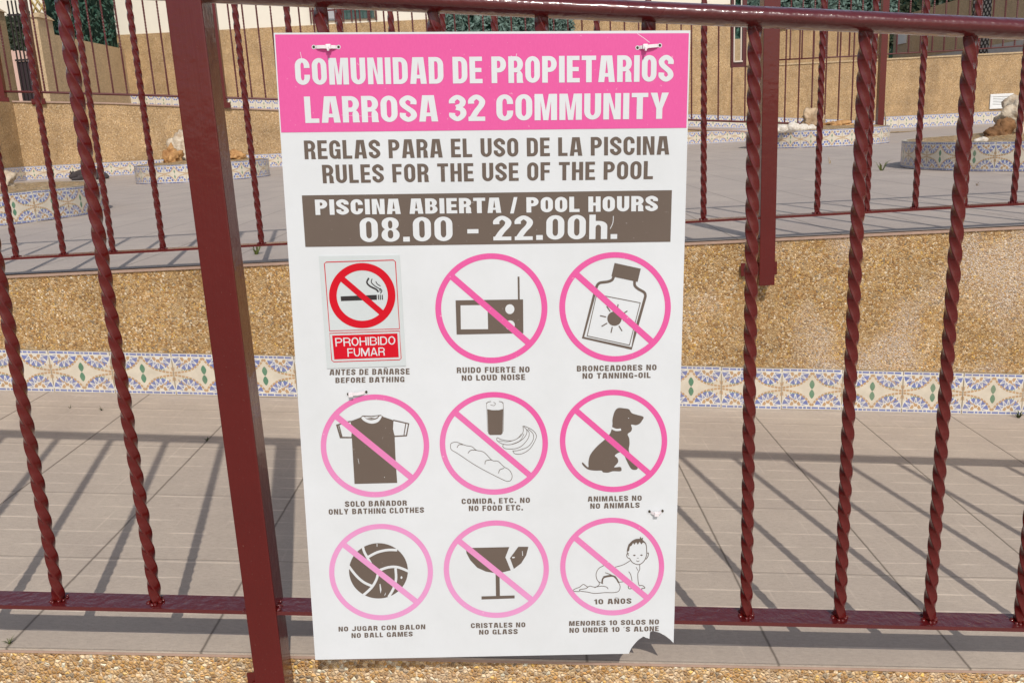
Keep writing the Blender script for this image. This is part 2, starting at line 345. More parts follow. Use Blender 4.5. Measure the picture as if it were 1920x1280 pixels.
# ------------------------------------------------------------------ lettering (own outlines)
def glyph(ch, w, t, h, k):
    """shapes in a cell of height 1; w letter width, t stem, h bar, k corner height"""
    g = []
    P = lambda poly: g.append((poly, 1)); N = lambda poly: g.append((poly, None))
    def ring(x0, y0, x1, y1, kk, cor='abcd'):
        P(rr(x0, y0, x1, y1, (x1 - x0) / 2, kk, cor)); N(rr(x0 + t, y0 + h, x1 - t, y1 - h, (x1 - x0) / 2 - t, max(kk - h, .04), cor))
    W = w
    if ch in 'O0': ring(0, 0, w, 1, k)
    elif ch == 'C': ring(0, 0, w, 1, k); N(rect(w * .5, .38, w + .1, .63))
    elif ch == 'G': ring(0, 0, w, 1, k); N(rect(w * .5, .50, w + .1, .65)); P(rect(w * .52, .40, w, .52)); P(rect(w - t * .75, 0, w, .5)); 
    elif ch in 'DÐ': P(rr(0, 0, w, 1, w * .55, k, 'bc')); N(rr(t, h, w - t, 1 - h, w * .5 - t * .6, max(k - h, .05), 'bc'))
    elif ch in 'PR':
        P(rr(0, .40, w, 1, w * .5, .30, 'bc')); N(rr(t, .40 + h, w - t, 1 - h, w * .3, .16, 'bc')); P(rect(0, 0, t, .6))
        if ch == 'R': P([(w - t * 1.12, 0), (w + .01, 0), (w - .015, .1), (w - .02, .33), (w - .08, .43), (w * .72, .49), (t * .9, .49), (t * .9, .40), (w * .62, .40), (w - t * 1.15, .33)])
    elif ch == 'B':
        P(rr(0, 0, w, .56, w * .5, .28, 'bc')); P(rr(0, .44, w * .96, 1, w * .5, .28, 'bc'))
        N(rr(t, h, w - t, .56 - h * .55, w * .3, .15, 'bc')); N(rr(t, .44 + h * .55 + .03, w * .96 - t, 1 - h, w * .3, .15, 'bc'))
    elif ch == 'I': W = t; P(rect(0, 0, t, 1))
    elif ch in 'EF':
        W = w * .86; P(rect(0, 0, t, 1)); P(rect(0, 1 - h, W, 1)); P(rect(0, .5 - h * .48, W * .94, .5 + h * .48))
        if ch == 'E': P(rect(0, 0, W * 1.02, h))
    elif ch == 'L': W = w * .84; P(rect(0, 0, t, 1)); P(rect(0, 0, W, h))
    elif ch == 'T': W = w * .98; P(rect(0, 1 - h, W, 1)); P(rect(W / 2 - t / 2, 0, W / 2 + t / 2, 1))
    elif ch == 'H': P(rect(0, 0, t, 1)); P(rect(w - t, 0, w, 1)); P(rect(0, .5 - h * .48, w, .5 + h * .48))
    elif ch in 'UJ':
        P(rr(0, 0, w, 1, w / 2, k, 'ab')); N(rr(t, h, w - t, 1.2, w / 2 - t, max(k - h, .05), 'ab'))
        if ch == 'J': N(rect(-.1, .32, t * 1.05, 1.1))
    elif ch in 'NÑ':
        W = w * 1.04; P([(0, 0), (0, 1), (t * 1.1, 1), (W - t * .95, .34), (W - t * .95, 1), (W, 1), (W, 0), (W - t * 1.1, 0), (t * .95, .66), (t * .95, 0)])
        if ch == 'Ñ':
            for q in stroke(cr([(W * .2, 1.10), (W * .36, 1.16), (W * .62, 1.11), (W * .8, 1.17)], 3), .09): P(q)
    elif ch == 'M':
        W = w * 1.34; P([(0, 1), (t * 1.35, 1), (W / 2, .36), (W - t * 1.35, 1), (W, 1), (W, 0), (W - t, 0), (W - t, .74), (W / 2 + t * .42, 0), (W / 2 - t * .42, 0), (t, .74), (t, 0), (0, 0)])
    elif ch == 'A':
        W = w * 1.13; tt = t * 1.06; a = (W / 2 - tt) / .84
        P([(0, 0), (a, 1), (W - a, 1), (W, 0)]); N([(tt, -.01), (W - tt, -.01), (W - tt - a * .20, .20), (tt + a * .20, .20)])
        N([(tt + a * .34, .34), (W - tt - a * .34, .34), (W / 2, .84)])
    elif ch == 'Y': W = w * 1.08; P([(0, 1), (t * 1.12, 1), (W / 2, .60), (W - t * 1.12, 1), (W, 1), (W / 2 + t / 2, .40), (W / 2 + t / 2, 0), (W / 2 - t / 2, 0), (W / 2 - t / 2, .40)])
    elif ch == 'S':
        c = [(w - t * .5, .66), (w - t * .52, .80), (w * .5, 1 - h / 2), (t * .52, .80), (t * .62, .64), (w * .5, .50), (w - t * .62, .36), (w - t * .52, .20), (w * .5, h / 2), (t * .52, .20), (t * .5, .34)]
        for q in stroke(cr(c, 6), t, h * 1.05): P(q)
    elif ch == '2':
        for q in stroke(cr([(t * .5, .66), (t * .55, .80), (w * .5, 1 - h / 2), (w - t * .52, .78), (w - t * .62, .60), (w * .48, .36), (t * .62, h * .6)], 6), t, h * 1.05): P(q)
        P(rect(0, 0, w, h)); N(rect(-.1, -.2, w, 0))
    elif ch == '3':
        for q in stroke(cr([(t * .5, .68), (t * .55, .80), (w * .5, 1 - h / 2), (w - t * .55, .79), (w - t * .68, .62), (w * .42, .53)], 6), t, h): P(q)
        for q in stroke(cr([(w * .42, .515), (w - t * .6, .43), (w - t * .5, .24), (w * .5, h / 2), (t * .52, .20), (t * .5, .32)], 6), t, h): P(q)
    elif ch == '8':
        P(rr(0, 0, w, .56, w / 2, .26)); P(rr(w * .03, .46, w * .97, 1, w / 2, .25)); N(rr(t, h * .9, w - t, .56 - h * .55, w / 2 - t, .13)); N(rr(w * .03 + t, .46 + h * .55, w * .97 - t, 1 - h * .9, w / 2 - t, .12))
    elif ch == '1': W = w * .62; P(rect(W - t, 0, W, 1)); P([(0, .66), (W - t * .9, .74), (W - t * .9, 1), (W - t * .8, 1), (W * .35, .86), (0, .82)])
    elif ch == 'h':
        P(rr(0, 0, w, .74, w * .45, .22, 'c')); N(rr(t, -.1, w - t, .74 - h * 1.05, w * .2, .12, 'cd')); P(rect(0, 0, t, 1.0))
    elif ch == '.': W = t * 1.05; P(rect(0, 0, W, h * 1.3))
    elif ch == ',': W = t * 1.05; P([(0, h * 1.2), (W, h * 1.2), (W, 0), (W * .5, -.16), (W * .2, -.16), (W * .45, 0), (0, 0)])
    elif ch == '-': W = w * .62; P(rect(0, .30, W, .30 + h * 1.15))
    elif ch == '/': W = w * .62; P([(0, -.05), (t * .75, -.05), (W, 1.02), (W - t * .75, 1.02)])
    elif ch == '´': W = w * .35; P([(0, .80), (W * .5, .80), (W, .98), (W * .5, .98)])
    return g, W
GC = {}
def text_tris(txt, quad, style):
    """quad: TL, TR, BL, BR of the cap-height box in photograph pixels -> triangles in pixels"""
    w, t, h, k, gap, sp = style; x = 0; items = []
    for ch in txt:
        if ch == ' ': x += sp; continue
        key = (ch, style)
        if key not in GC:
            g, W = glyph(ch, w, t, h, k); GC[key] = (painter(g), W)
        (V, T, _), W = GC[key]; items.append((x, V, T)); x += W + gap
    tot = x - gap; TL, TR, BL, BR = [np.array(q, float) for q in quad]
    vs, fs = [], []
    for x0, V, T in items:
        b = len(vs)
        for p in V:
            u = (p[0] + x0) / tot; v = p[1]
            vs.append(tuple((BL * (1 - u) + BR * u) * (1 - v) + (TL * (1 - u) + TR * u) * v))
        fs += [tuple(b + i for i in f) for f in T]
    return vs, fs

# ------------------------------------------------------------------ THE SIGN
YS = 1.334                                     # front face of the sign board
SORG = onY(905, 640, YS)
sign = empty('pool_rules_sign', SORG, 'white and pink pool rules sign tied to the front railing, lower right corner broken', 'sign')
def S(u, v, lift=0.0): p = onY(u, v, YS); return Vector((p.x, YS - lift, p.z))

def sign_mat(name, col, pale=None, speck=.0):
    m = Mat(name); x, y, z = m.sep()
    c = col
    if pale:
        f = m.math('ADD', m.math('MULTIPLY', z, -1.25), m.math('MULTIPLY', x, -.75))
        f = m.math('ADD', f, m.math('MULTIPLY', m.noise(11, 4), .25))
        c = m.mix(m.ramp(f, [(.24, (0, 0, 0)), (.70, (1, 1, 1))]), col, pale)
        c = m.mix(m.math('MULTIPLY', m.noise(1, 4, .7, m.mapping((420, 1, 120))), .40), c, tuple(min(1, q * 1.25 + .06) for q in col))
    else:
        c = m.mix(m.ramp(m.noise(6, 6, .65), [(.3, (0, 0, 0)), (.7, (1, 1, 1))]), tuple(q * f_ for q, f_ in zip(col, (.93, .93, .92))), tuple(min(1, q * 1.02) for q in col))
    if speck:
        c = m.mix(m.math('MULTIPLY', m.ramp(m.noise(170, 2, .5), [(.70, (0, 0, 0)), (.77, (1, 1, 1))]), speck), c, (.8, .76, .74))
    m.set('Base Color', c); m.set('Roughness', m.math('MULTIPLY_ADD', m.noise(14, 3), .14, .36)); m.set('Specular IOR Level', .2)
    m.bump(m.noise(3.5, 3), .12, .01)
    return m.m
S_WHITE = sign_mat('sign_white_board', (.635, .652, .662))
S_PINK = sign_mat('sign_pink_ink', (.625, .080, .275), (.63, .31, .52), .35)
S_GREY = sign_mat('sign_brown_grey_ink', (.132, .100, .080), None, .15)
S_WTXT = sign_mat('sign_white_ink', (.635, .652, .66))
S_RED = sign_mat('sticker_red_ink', (.56, .004, .016))
S_BLACK = sign_mat('sticker_black_ink', (.035, .03, .03))
S_STICK = sign_mat('sticker_white_vinyl', (.55, .585, .585))
S_HOLE = plain('hole_dark', (.06, .05, .035), .9, .1)
SM = {'pink': S_PINK, 'grey': S_GREY, 'white': S_WTXT, 'red': S_RED, 'black': S_BLACK, 'stick': S_STICK, 'hole': S_HOLE}

out = [(513, 62), (1294.5, 57.5), (1263, 1204.8)] + [(1150 + x / 9.844, 1120 + y / 9.844) for x, y in ((1085, 805), (1040, 760), (960, 700), (850, 640), (780, 622), (735, 613), (685, 622), (676, 640), (671, 690), (665, 758), (640, 745), (600, 735), (575, 720), (550, 712), (520, 735), (480, 760), (440, 795), (400, 840), (362, 885), (330, 930), (305, 980), (285, 1030))] + [(1150, 1225), (591, 1236)]
V, T, K = painter([(out, 'w')])
mb = MB(); mb.add([S(*p) for p in V], [tuple(f) for f in T])
bk = [S(*p) + Vector((0, .0035, 0)) for p in out]; fr = [S(*p) for p in out]; n = len(out)
mb.add(fr + bk, [(i, (i + 1) % n, n + (i + 1) % n, n + i) for i in range(n)])
mb.add([S(*p) + Vector((0, .0035, 0)) for p in V], [tuple(f)[::-1] for f in T])
mb.build('board', [S_WHITE], sign)

def print_part(name, shapes, lift, parent=sign, extra=None):
    V, T, K = painter(shapes)
    ks = sorted(set(K)); mb = MB()
    mb.add([S(p[0], p[1], lift) for p in V], [tuple(f) for f in T], [ks.index(k) for k in K])
    return mb.build(name, [SM[k] for k in ks], parent)
def text_part(txt, quad, style, key, lift=.0008, parent=sign, name='lettering'):
    vs, fs = text_tris(txt, quad, style)
    mb = MB(); mb.add([S(p[0], p[1], lift) for p in vs], fs)
    return mb.build(name, [SM[key]], parent)

print_part('header_band', [([(515.8, 65.2), (1291.6, 62.8), (1287, 240), (527.4, 248.7)], 'pink')]
           + [(q, 'white') for q in stroke([(1195, 63.5), (1206, 71), (1218, 80)], .9) + stroke([(563, 98), (566, 112)], .8) + stroke([(958, 105), (966, 112), (969, 101)], 1.0) + stroke([(1066, 150), (1072, 146)], 1) + stroke([(640, 216), (700, 219)], .5)], .0004)
HEAD = (.56, .215, .165, .30, .085, .27)
HEAD2 = (.55, .205, .165, .30, .09, .29)
text_part('COMUNIDAD DE PROPIETARIOS', [(552, 109.8), (1263, 103.5), (555, 159.8), (1262, 153.3)], HEAD, 'white')
text_part('LARROSA 32 COMMUNITY', [(569.8, 181.5), (1254, 174), (573, 231), (1252.5, 223)], (.62, .225, .165, .32, .085, .33), 'white')
text_part('REGLAS PARA EL USO DE LA PISCINA', [(569.5, 263.8), (1255, 255.4), (571.6, 298.8), (1254.6, 290)], (.58, .205, .165, .30, .115, .33), 'grey', .0004)
text_part('RULES FOR THE USE OF THE POOL', [(603.4, 309.3), (1225, 302), (605.7, 343.8), (1224, 336)], (.58, .205, .165, .30, .115, .34), 'grey', .0004)
print_part('hours_band', [([(566, 366.5), (1259.8, 356.6), (1257, 453.3), (572.7, 463)], 'grey')] + [(q, 'white') for q in stroke(cr([(1144, 429), (1149, 418), (1150, 405)], 3), 1.2)], .0004)
text_part('PISCINA ABIERTA / POOL HOURS', [(590.3, 374.4), (1233.4, 367.2), (592, 403), (1233, 395.7)], (.76, .30, .20, .34, .13, .42), 'white')
text_part('08.00 - 22.00h.', [(673.8, 408.2), (1158, 401.9), (676, 454.0), (1157, 447.7)], (.70, .245, .15, .30, .135, .44), 'white')
CAPT = (.66, .235, .20, .32, .17, .42)
captions = [
 ('ANTES DE BAÑARSE', [(618.4, 692.3), (767.7, 690.3), (617.8, 703), (768, 701.5)]), ('BEFORE BATHING', [(629, 707.6), (758.5, 705.5), (629, 717.7), (758.3, 715.7)]),
 ('RUIDO FUERTE NO', [(856.4, 688.4), (993, 686.8), (856.6, 699.2), (993, 697.6)]), ('NO LOUD NOISE', [(865.4, 703), (984.4, 701), (866, 713.4), (984.6, 711.8)]),
 ('BRONCEADORES NO', [(1081.6, 685.4), (1231, 683), (1081.6, 696), (1231, 693.5)]), ('NO TANNING-OIL', [(1092.2, 699.2), (1219.7, 697.6), (1092.2, 709.7), (1219.7, 708)]),
 ('SOLO BAÑADOR', [(646.6, 939), (762.9, 937.2), (647.2, 949.5), (762.9, 947)]), ('ONLY BATHING CLOTHES', [(616, 953.8), (795, 950), (616.6, 964), (795, 960.2)]),
 ('COMIDA, ETC. NO', [(865.3, 934.3), (993.7, 932), (865.7, 944.2), (993.7, 941.8)]), ('NO FOOD ETC.', [(878.8, 947.4), (980.6, 945.6), (879.2, 957.4), (980.6, 955.9)]),
 ('ANIMALES NO', [(1102, 930), (1203, 928), (1102, 939.7), (1203.3, 937.8)]), ('NO ANIMALS', [(1106.6, 943), (1199.2, 941.2), (1106.8, 953), (1199.2, 951)]),
 ('NO JUGAR CON BALON', [(634.6, 1173.9), (797.4, 1169.4), (635, 1182.9), (797.4, 1178.4)]), ('NO BALL GAMES', [(658.9, 1186), (773.8, 1182.9), (659.2, 1195), (773.8, 1191.8)]),
 ('CRISTALES NO', [(882.8, 1167.3), (985, 1165.5), (883.2, 1176.5), (985, 1174.7)]), ('NO GLASS', [(898.3, 1179.8), (970.6, 1178), (898.4, 1188.6), (970.6, 1187.5)]),
 ('MENORES 10 SOLOS NO', [(1067.2, 1163.4), (1235.5, 1160), (1066.8, 1172.4), (1235.5, 1169.4)]), ('NO UNDER 10 ´S ALONE', [(1067.7, 1176), (1235, 1172.7), (1067.6, 1185.3), (1235, 1182)])]
for txt, quad in captions: text_part(txt, quad, CAPT, 'grey', .0004, name='caption')

def pict(label, ox, oy, s, art, ringp, slash, th=54, sw=58, key='pink', lift=.0004, parent=sign, name='pictogram', before=()):
    cx_, cy_, rx, ry = ringp; sh = list(before)
    sh += [(p, k) for p, k in art]
    (x0, y0), (x1, y1) = slash; d = np.array([x1 - x0, y1 - y0], float); d /= np.linalg.norm(d); e = d * th * .4
    o_ = ell(cx_, cy_, rx, ry, 96); i_ = ell(cx_, cy_, rx - th, ry - th * .97, 96)
    # the ring as a band of quads, so that the art inside stays visible
    for k in range(96): sh.append(([o_[k], o_[(k + 1) % 96], i_[(k + 1) % 96], i_[k]], key))
    for q in stroke([(x0 - e[0], y0 - e[1]), (x1 + e[0], y1 + e[1])], sw): sh.append((q, key))
    sh = [([(ox + x / s, oy + y / s) for x, y in p], k) for p, k in sh]
    o = print_part(name, sh, lift, parent); o['label'] = label; return o
g = 'grey'; wt = 'white'
def SK(p, w, n=5, closed=False, key='grey'): return [(q, key) for q in stroke(cr(p, n, closed), w, closed=closed)]
pict('pink prohibition ring over a radio', 800, 460, 4.925,
     [([(267, 507), (890, 498), (893, 810), (277, 822)], g), ([(313, 553), (562, 550), (567, 772), (316, 774)], wt), ([(840, 288), (857, 288), (860, 500), (843, 500)], g),
      (ell(768, 588, 42, 45), wt), (ell(770, 735, 44, 44), wt)], (597.5, 580, 517.5, 507), [(240, 294), (935, 894)])
rays = [((418, 648), (475, 660)), ((433, 747), (485, 717)), ((520, 806), (532, 752)), ((593, 742), (622, 790)), ((480, 562), (513, 610)), ((586, 543), (578, 590)), ((672, 604), (625, 634)), ((690, 708), (630, 690))]
oil = [(q, g) for q in stroke(cr([(545, 288), (530, 318), (490, 335), (420, 345), (392, 370), (375, 420)], 5) + [(262, 850), (710, 950), (745, 800)] + cr([(838, 470), (828, 435), (770, 400), (740, 370), (738, 330)], 5), 25)]
oil += [([(553, 162), (795, 215), (766, 337), (524, 285)], g)] + [(q, g) for q in stroke([(387, 452), (790, 530), (690, 920), (300, 835)], 10, closed=True)] + [(ell(552, 675, 66, 66), g)]
for a, b in rays: oil += [(q, g) for q in stroke([a, b], 10)]
pict('pink prohibition ring over a tanning oil bottle', 1040, 460, 4.925, oil, (557.5, 568, 515, 506), [(215, 280), (885, 878)])
shirt = [([(350, 350), (330, 352), (205, 387), (243, 517), (358, 517), (365, 440)], g), ([(345, 362), (224, 396), (256, 502), (352, 504), (358, 440)], wt), ([(226, 392), (238, 389), (268, 502), (256, 504)], g),
         ([(755, 338), (909, 374), (886, 498), (768, 505)], g), ([(758, 352), (896, 383), (876, 486), (770, 492), (754, 430)], wt), ([(870, 376), (880, 378), (862, 490), (852, 491)], g),
         ([(350, 352), (440, 318), (460, 300), (545, 303), (635, 293), (660, 312), (757, 345), (752, 430), (768, 500), (778, 740), (793, 945), (383, 955), (357, 515), (365, 440)], g),
         (cr([(448, 322), (480, 355), (545, 377), (610, 360), (645, 308), (622, 306), (600, 330), (545, 344), (500, 333), (472, 310)], 4, True), wt),
         (cr([(485, 312), (545, 312), (608, 305), (590, 322), (545, 332), (500, 326)], 3, True), wt), ([(500, 320), (585, 317), (545, 330)], g),
         ([(415, 712), (418, 712), (428, 760), (425, 762)], wt), ([(668, 888), (674, 888), (674, 894), (668, 894)], wt)]
pict('faded pink prohibition ring over a T-shirt', 590, 720, 5.12, shirt, (579, 590, 521, 493), [(205, 305), (930, 895)], 53)
food = [([(553, 195), (600, 205), (670, 205), (712, 193), (706, 435), (690, 452), (580, 453), (563, 438)], g)] + [(q, g) for q in stroke([(712, 130), (716, 250), (712, 420)], 4) + stroke([(545, 130), (550, 250), (556, 420)], 3)]
food += SK([(545, 140), (560, 125), (590, 118)], 6) + SK([(670, 118), (700, 124), (710, 138)], 6) + SK([(585, 150), (620, 160), (635, 140), (615, 125)], 4)
food += SK([(910, 362), (912, 420), (880, 470), (800, 510), (700, 500), (655, 480), (648, 500), (665, 520), (715, 545), (790, 548), (870, 520), (930, 470), (950, 410), (910, 362)], 5)
food += SK([(715, 548), (708, 568), (740, 590), (830, 590), (900, 560), (960, 490), (972, 430), (945, 395)], 5) + SK([(790, 548), (880, 510), (920, 440)], 4) + SK([(668, 510), (760, 520), (850, 490), (895, 440)], 4)
food += SK([(808, 610), (830, 640), (900, 640), (980, 590), (1035, 500), (1042, 450), (1000, 400), (920, 362)], 5) + SK([(808, 612), (870, 605), (960, 570), (1012, 500), (1010, 440), (960, 390)], 5)
food += SK([(185, 560), (195, 535), (240, 523), (290, 540), (340, 558), (400, 570), (445, 605), (520, 625), (600, 705), (660, 715), (720, 770), (770, 800), (800, 850), (795, 895), (765, 915), (700, 895), (450, 765), (260, 640), (195, 600)], 5, 4, True)
for c in ([(250, 580), (270, 550), (310, 550)], [(360, 635), (390, 605), (445, 605)], [(530, 745), (540, 710), (600, 700)], [(665, 835), (680, 800), (722, 785)]): food += SK(c, 6, 4)
pict('pink prohibition ring over a drink, bananas and bread', 810, 730, 5.335, food, (618.5, 536.5, 541.5, 513), [(248, 243), (975, 853)], 55)
dog = cr([(625, 275), (660, 238), (720, 240), (770, 250), (797, 287), (850, 305), (905, 320), (916, 335), (905, 355), (880, 390), (840, 408), (792, 402), (800, 440), (790, 470), (756, 498), (772, 540), (775, 600), (768, 660), (800, 740), (858, 838), (797, 848), (745, 760), (715, 690), (675, 680), (628, 712), (655, 740), (660, 780), (622, 828), (680, 825), (695, 845), (685, 868), (610, 868), (560, 882), (510, 878), (495, 862), (430, 862), (360, 850), (310, 810), (300, 785), (312, 784), (362, 830), (365, 770), (385, 700), (450, 620), (530, 550), (575, 500), (595, 455), (605, 400), (605, 350)], 4, True)
pict('pink prohibition ring over a sitting dog', 1035, 720, 5.335, [(dog, g)] + SK([(596, 436), (640, 455), (690, 452)], 22, 4, key=wt) + [(ell(765, 338, 5, 4, 8), wt)], (615, 566, 537, 511), [(255, 275), (965, 885)], 55)
ball = [(ell(555, 552, 307, 288, 60), g)]
for c in ([(388, 285), (405, 350), (440, 415), (475, 475)], [(440, 412), (540, 360), (650, 335), (750, 336)], [(242, 500), (320, 600), (400, 670), (490, 712)], [(390, 812), (480, 730), (530, 650), (548, 590)], [(560, 548), (660, 515), (760, 515), (880, 562)], [(733, 525), (738, 640), (710, 740), (660, 825)]): ball += SK(c, 26, 5, key=wt)
ball += [([(566, 690), (575, 688), (586, 745), (578, 790), (570, 750)], wt), (ell(795, 622, 10, 14, 10), wt), ([(536, 272), (544, 272), (543, 300), (537, 300)], wt), ([(620, 800), (632, 775), (628, 800), (615, 815)], wt)]
pict('palest pink prohibition ring, over a volleyball', 610, 970, 5.567, ball, (582, 565, 542, 502), [(200, 285), (945, 870)])
glass = [([(262, 335), (708, 325), (668, 430), (722, 562), (640, 582), (560, 590), (470, 575), (380, 535), (310, 460), (272, 390)], g), ([(800, 322), (903, 322), (880, 410), (830, 490), (755, 547), (715, 437)], g),
         ([(568, 585), (608, 585), (612, 825), (572, 825)], g), ([(424, 828), (762, 818), (762, 848), (424, 860)], g), ([(838, 365), (843, 365), (848, 412), (841, 415)], wt), ([(735, 425), (765, 425), (762, 436), (740, 440)], wt)]
pict('pink prohibition ring over a broken glass', 825, 965, 5.447, glass, (575, 550, 537, 497), [(205, 272), (930, 858)], 54)
baby = SK([(740, 430), (725, 390), (745, 320), (800, 272), (860, 270), (910, 310), (920, 380), (918, 430), (890, 490), (840, 520), (780, 500), (748, 455)], 7)
baby += SK([(742, 408), (722, 415), (725, 445), (748, 462)], 7) + SK([(920, 410), (938, 405), (932, 440), (912, 468)], 7)
baby += [([(735, 390), (722, 380), (738, 320), (775, 282), (820, 264), (850, 262), (855, 240), (868, 258), (885, 250), (880, 272), (915, 310), (920, 350), (905, 310), (885, 298), (868, 318), (848, 292), (832, 322), (815, 296), (797, 322), (785, 304), (768, 332), (752, 340), (744, 382)], g)]
baby += [(ell(797, 428, 12, 7, 12), g), (ell(868, 426, 12, 7, 12), g)] + SK([(818, 480), (833, 490), (847, 480)], 6) + SK([(824, 455), (840, 456)], 5)
for c, w_ in (([(755, 480), (690, 520), (605, 546)], 6), ([(495, 528), (440, 560), (415, 610), (420, 660), (440, 690), (485, 712)], 6), ([(474, 705), (485, 655), (540, 637), (600, 640), (640, 700)], 15), ([(505, 600), (580, 632), (648, 700)], 7), ([(485, 640), (560, 625), (610, 640)], 6),
              ([(640, 700), (655, 740), (640, 785), (590, 800), (500, 800), (400, 808), (330, 795), (260, 785), (250, 770), (310, 760), (350, 735), (400, 745), (470, 735), (520, 745), (535, 765)], 6), ([(250, 790), (180, 785), (210, 760), (250, 745), (285, 718), (310, 730), (330, 745)], 6),
              ([(440, 690), (445, 722), (400, 752)], 6), ([(850, 520), (850, 570), (832, 610), (835, 690), (845, 730)], 6), ([(740, 590), (760, 620), (774, 682)], 6), ([(845, 730), (880, 730), (903, 755), (870, 760), (880, 785)], 7), ([(740, 710), (740, 760), (790, 755)], 7),
              ([(650, 695), (700, 690), (740, 672)], 6), ([(815, 545), (835, 582)], 5)): baby += SK(c, w_, 4)
pict('pink prohibition ring over a crawling baby', 1040, 960, 5.335, baby, (575, 540, 520, 488), [(225, 270), (915, 845)], 52)
text_part('10 AÑOS', [(1113.7, 1122.5), (1183.8, 1120.3), (1114.4, 1132), (1183.8, 1130.6)], CAPT, 'grey', .0004, name='caption')
# the vinyl sticker glued over the first picture
stk = [(38, 50), (785, 40), (845, 1060), (115, 1085)]
ZS = lambda x, y: (590 + x / 4.925, 470 + y / 4.925)
mb = MB(); mb.hexa([S(*ZS(*p), 0.0002) for p in stk] + [S(*ZS(*p), .0014) for p in stk])
sticker = mb.build('sticker', [S_STICK], sign); sticker['label'] = 'white and red no smoking sticker'
fr_ = [(q, 'red') for q in stroke([(92, 118), (108, 104), (728, 85), (747, 100), (785, 718), (140, 738)], 8, closed=True)]
lb_ = [(q, 'red') for q in stroke([(140, 760), (785, 738), (800, 990), (786, 1003), (178, 1022), (160, 1008)], 7, closed=True)] + [([(163, 780), (765, 760), (778, 980), (183, 1000)], 'red')]
sm_ = [([(242, 420), (575, 405), (577, 450), (245, 462)], 'black')] + [([(x, 405), (x + 9, 405), (x + 11, 450), (x + 2, 450)], 'black') for x in (586, 603, 621)]
sm_ += SK([(502, 250), (484, 290), (512, 325), (570, 355), (590, 380)], 15, key='black') + SK([(532, 258), (525, 290), (560, 325), (600, 350), (606, 375)], 8, key='black') + SK([(566, 280), (580, 305), (610, 325)], 7, key='black') + SK([(605, 345), (622, 368), (608, 392)], 8, key='black')
pict('red no smoking symbol', 590, 470, 4.925, sm_, (441, 412, 306, 300), [(260, 262), (620, 570)], 70, 54, 'red', .0018, sticker, 'pictogram', fr_ + lb_)
ARIAL = (.72, .125, .125, .5, .10, .3)
text_part('PROHIBIDO', [(628.6, 632.8), (741.3, 629.4), (630, 648.7), (741.7, 645)], ARIAL, 'white', .0023, sticker)
text_part('FUMAR', [(651.5, 652.3), (721.6, 650.3), (652.5, 668), (722, 665.5)], ARIAL, 'white', .0023, sticker)
# tie holes
for u, v in ((588.5, 88.7), (635, 88.7), (1195.2, 90), (1237.2, 85.6), (653, 738.5), (687, 734.5), (1217.5, 958), (1242, 957)):
    print_part('tie_hole', [(ell(u, v, 3.9, 4.2, 16), 'white'), (ell(u, v, 2.5, 2.9, 14), 'hole')], .0008)

# cable ties
T_PLAST = plain('white_nylon', (.74, .68, .69), .35, .5, .06, 60)
def cable_tie(a, b, head, label, sag=0.0, tail=None):
    pa, pb = S(*a), S(*b); c = (pa + pb) / 2; c.y = YS - .003
    e = empty('cable_tie', c, label, 'cable tie', 'cable ties through the sign')
    mb = MB(); pts = []
    for k in range(9):
        t = k / 8; p = pa.lerp(pb, t); bow = math.sin(math.pi * t)
        pts.append(Vector((p.x, YS + .004 - .0085 * bow ** .45, p.z - sag * bow)))
    w2 = Vector((0, 0, .0023)); th = Vector((0, -.0012, 0)); vs = []
    for p in pts: vs += [p - w2, p + w2, p + w2 + th, p - w2 + th]
    fs = []
    for i in range(8):
        for k in range(4): fs.append((4 * i + k, 4 * i + (k + 1) % 4, 4 * i + 4 + (k + 1) % 4, 4 * i + 4 + k))
    mb.add(vs, fs); mb.build('strap', [T_PLAST], e)
    h = pa.lerp(pb, head); h.y = YS - .0045; h.z -= sag * math.sin(math.pi * head)
    mb = MB(); mb.box(h.x - .0036, h.y - .0042, h.z - .0034, h.x + .0036, h.y + .0016, h.z + .0036, bev=.001)
    if tail: mb.box(h.x - .0013, h.y - .008, h.z - tail, h.x + .0013, h.y - .003, h.z, bev=.0005)
    mb.build('head', [T_PLAST], e)
cable_tie((588.5, 88.7), (635, 88.7), .62, 'pale cable tie at the upper left corner of the pool sign, on pink', 0, .006)
cable_tie((1195.2, 90), (1237.2, 85.6), .32, 'pale cable tie at the upper right corner of the pool sign, on pink', 0, .006)
cable_tie((653, 738.5), (687, 734.5), .18, 'white cable tie just above the T-shirt symbol on the sign', 0)
cable_tie((1217.5, 958), (1242, 957), .5, 'short sagging white cable tie above the baby symbol on the sign', .003)

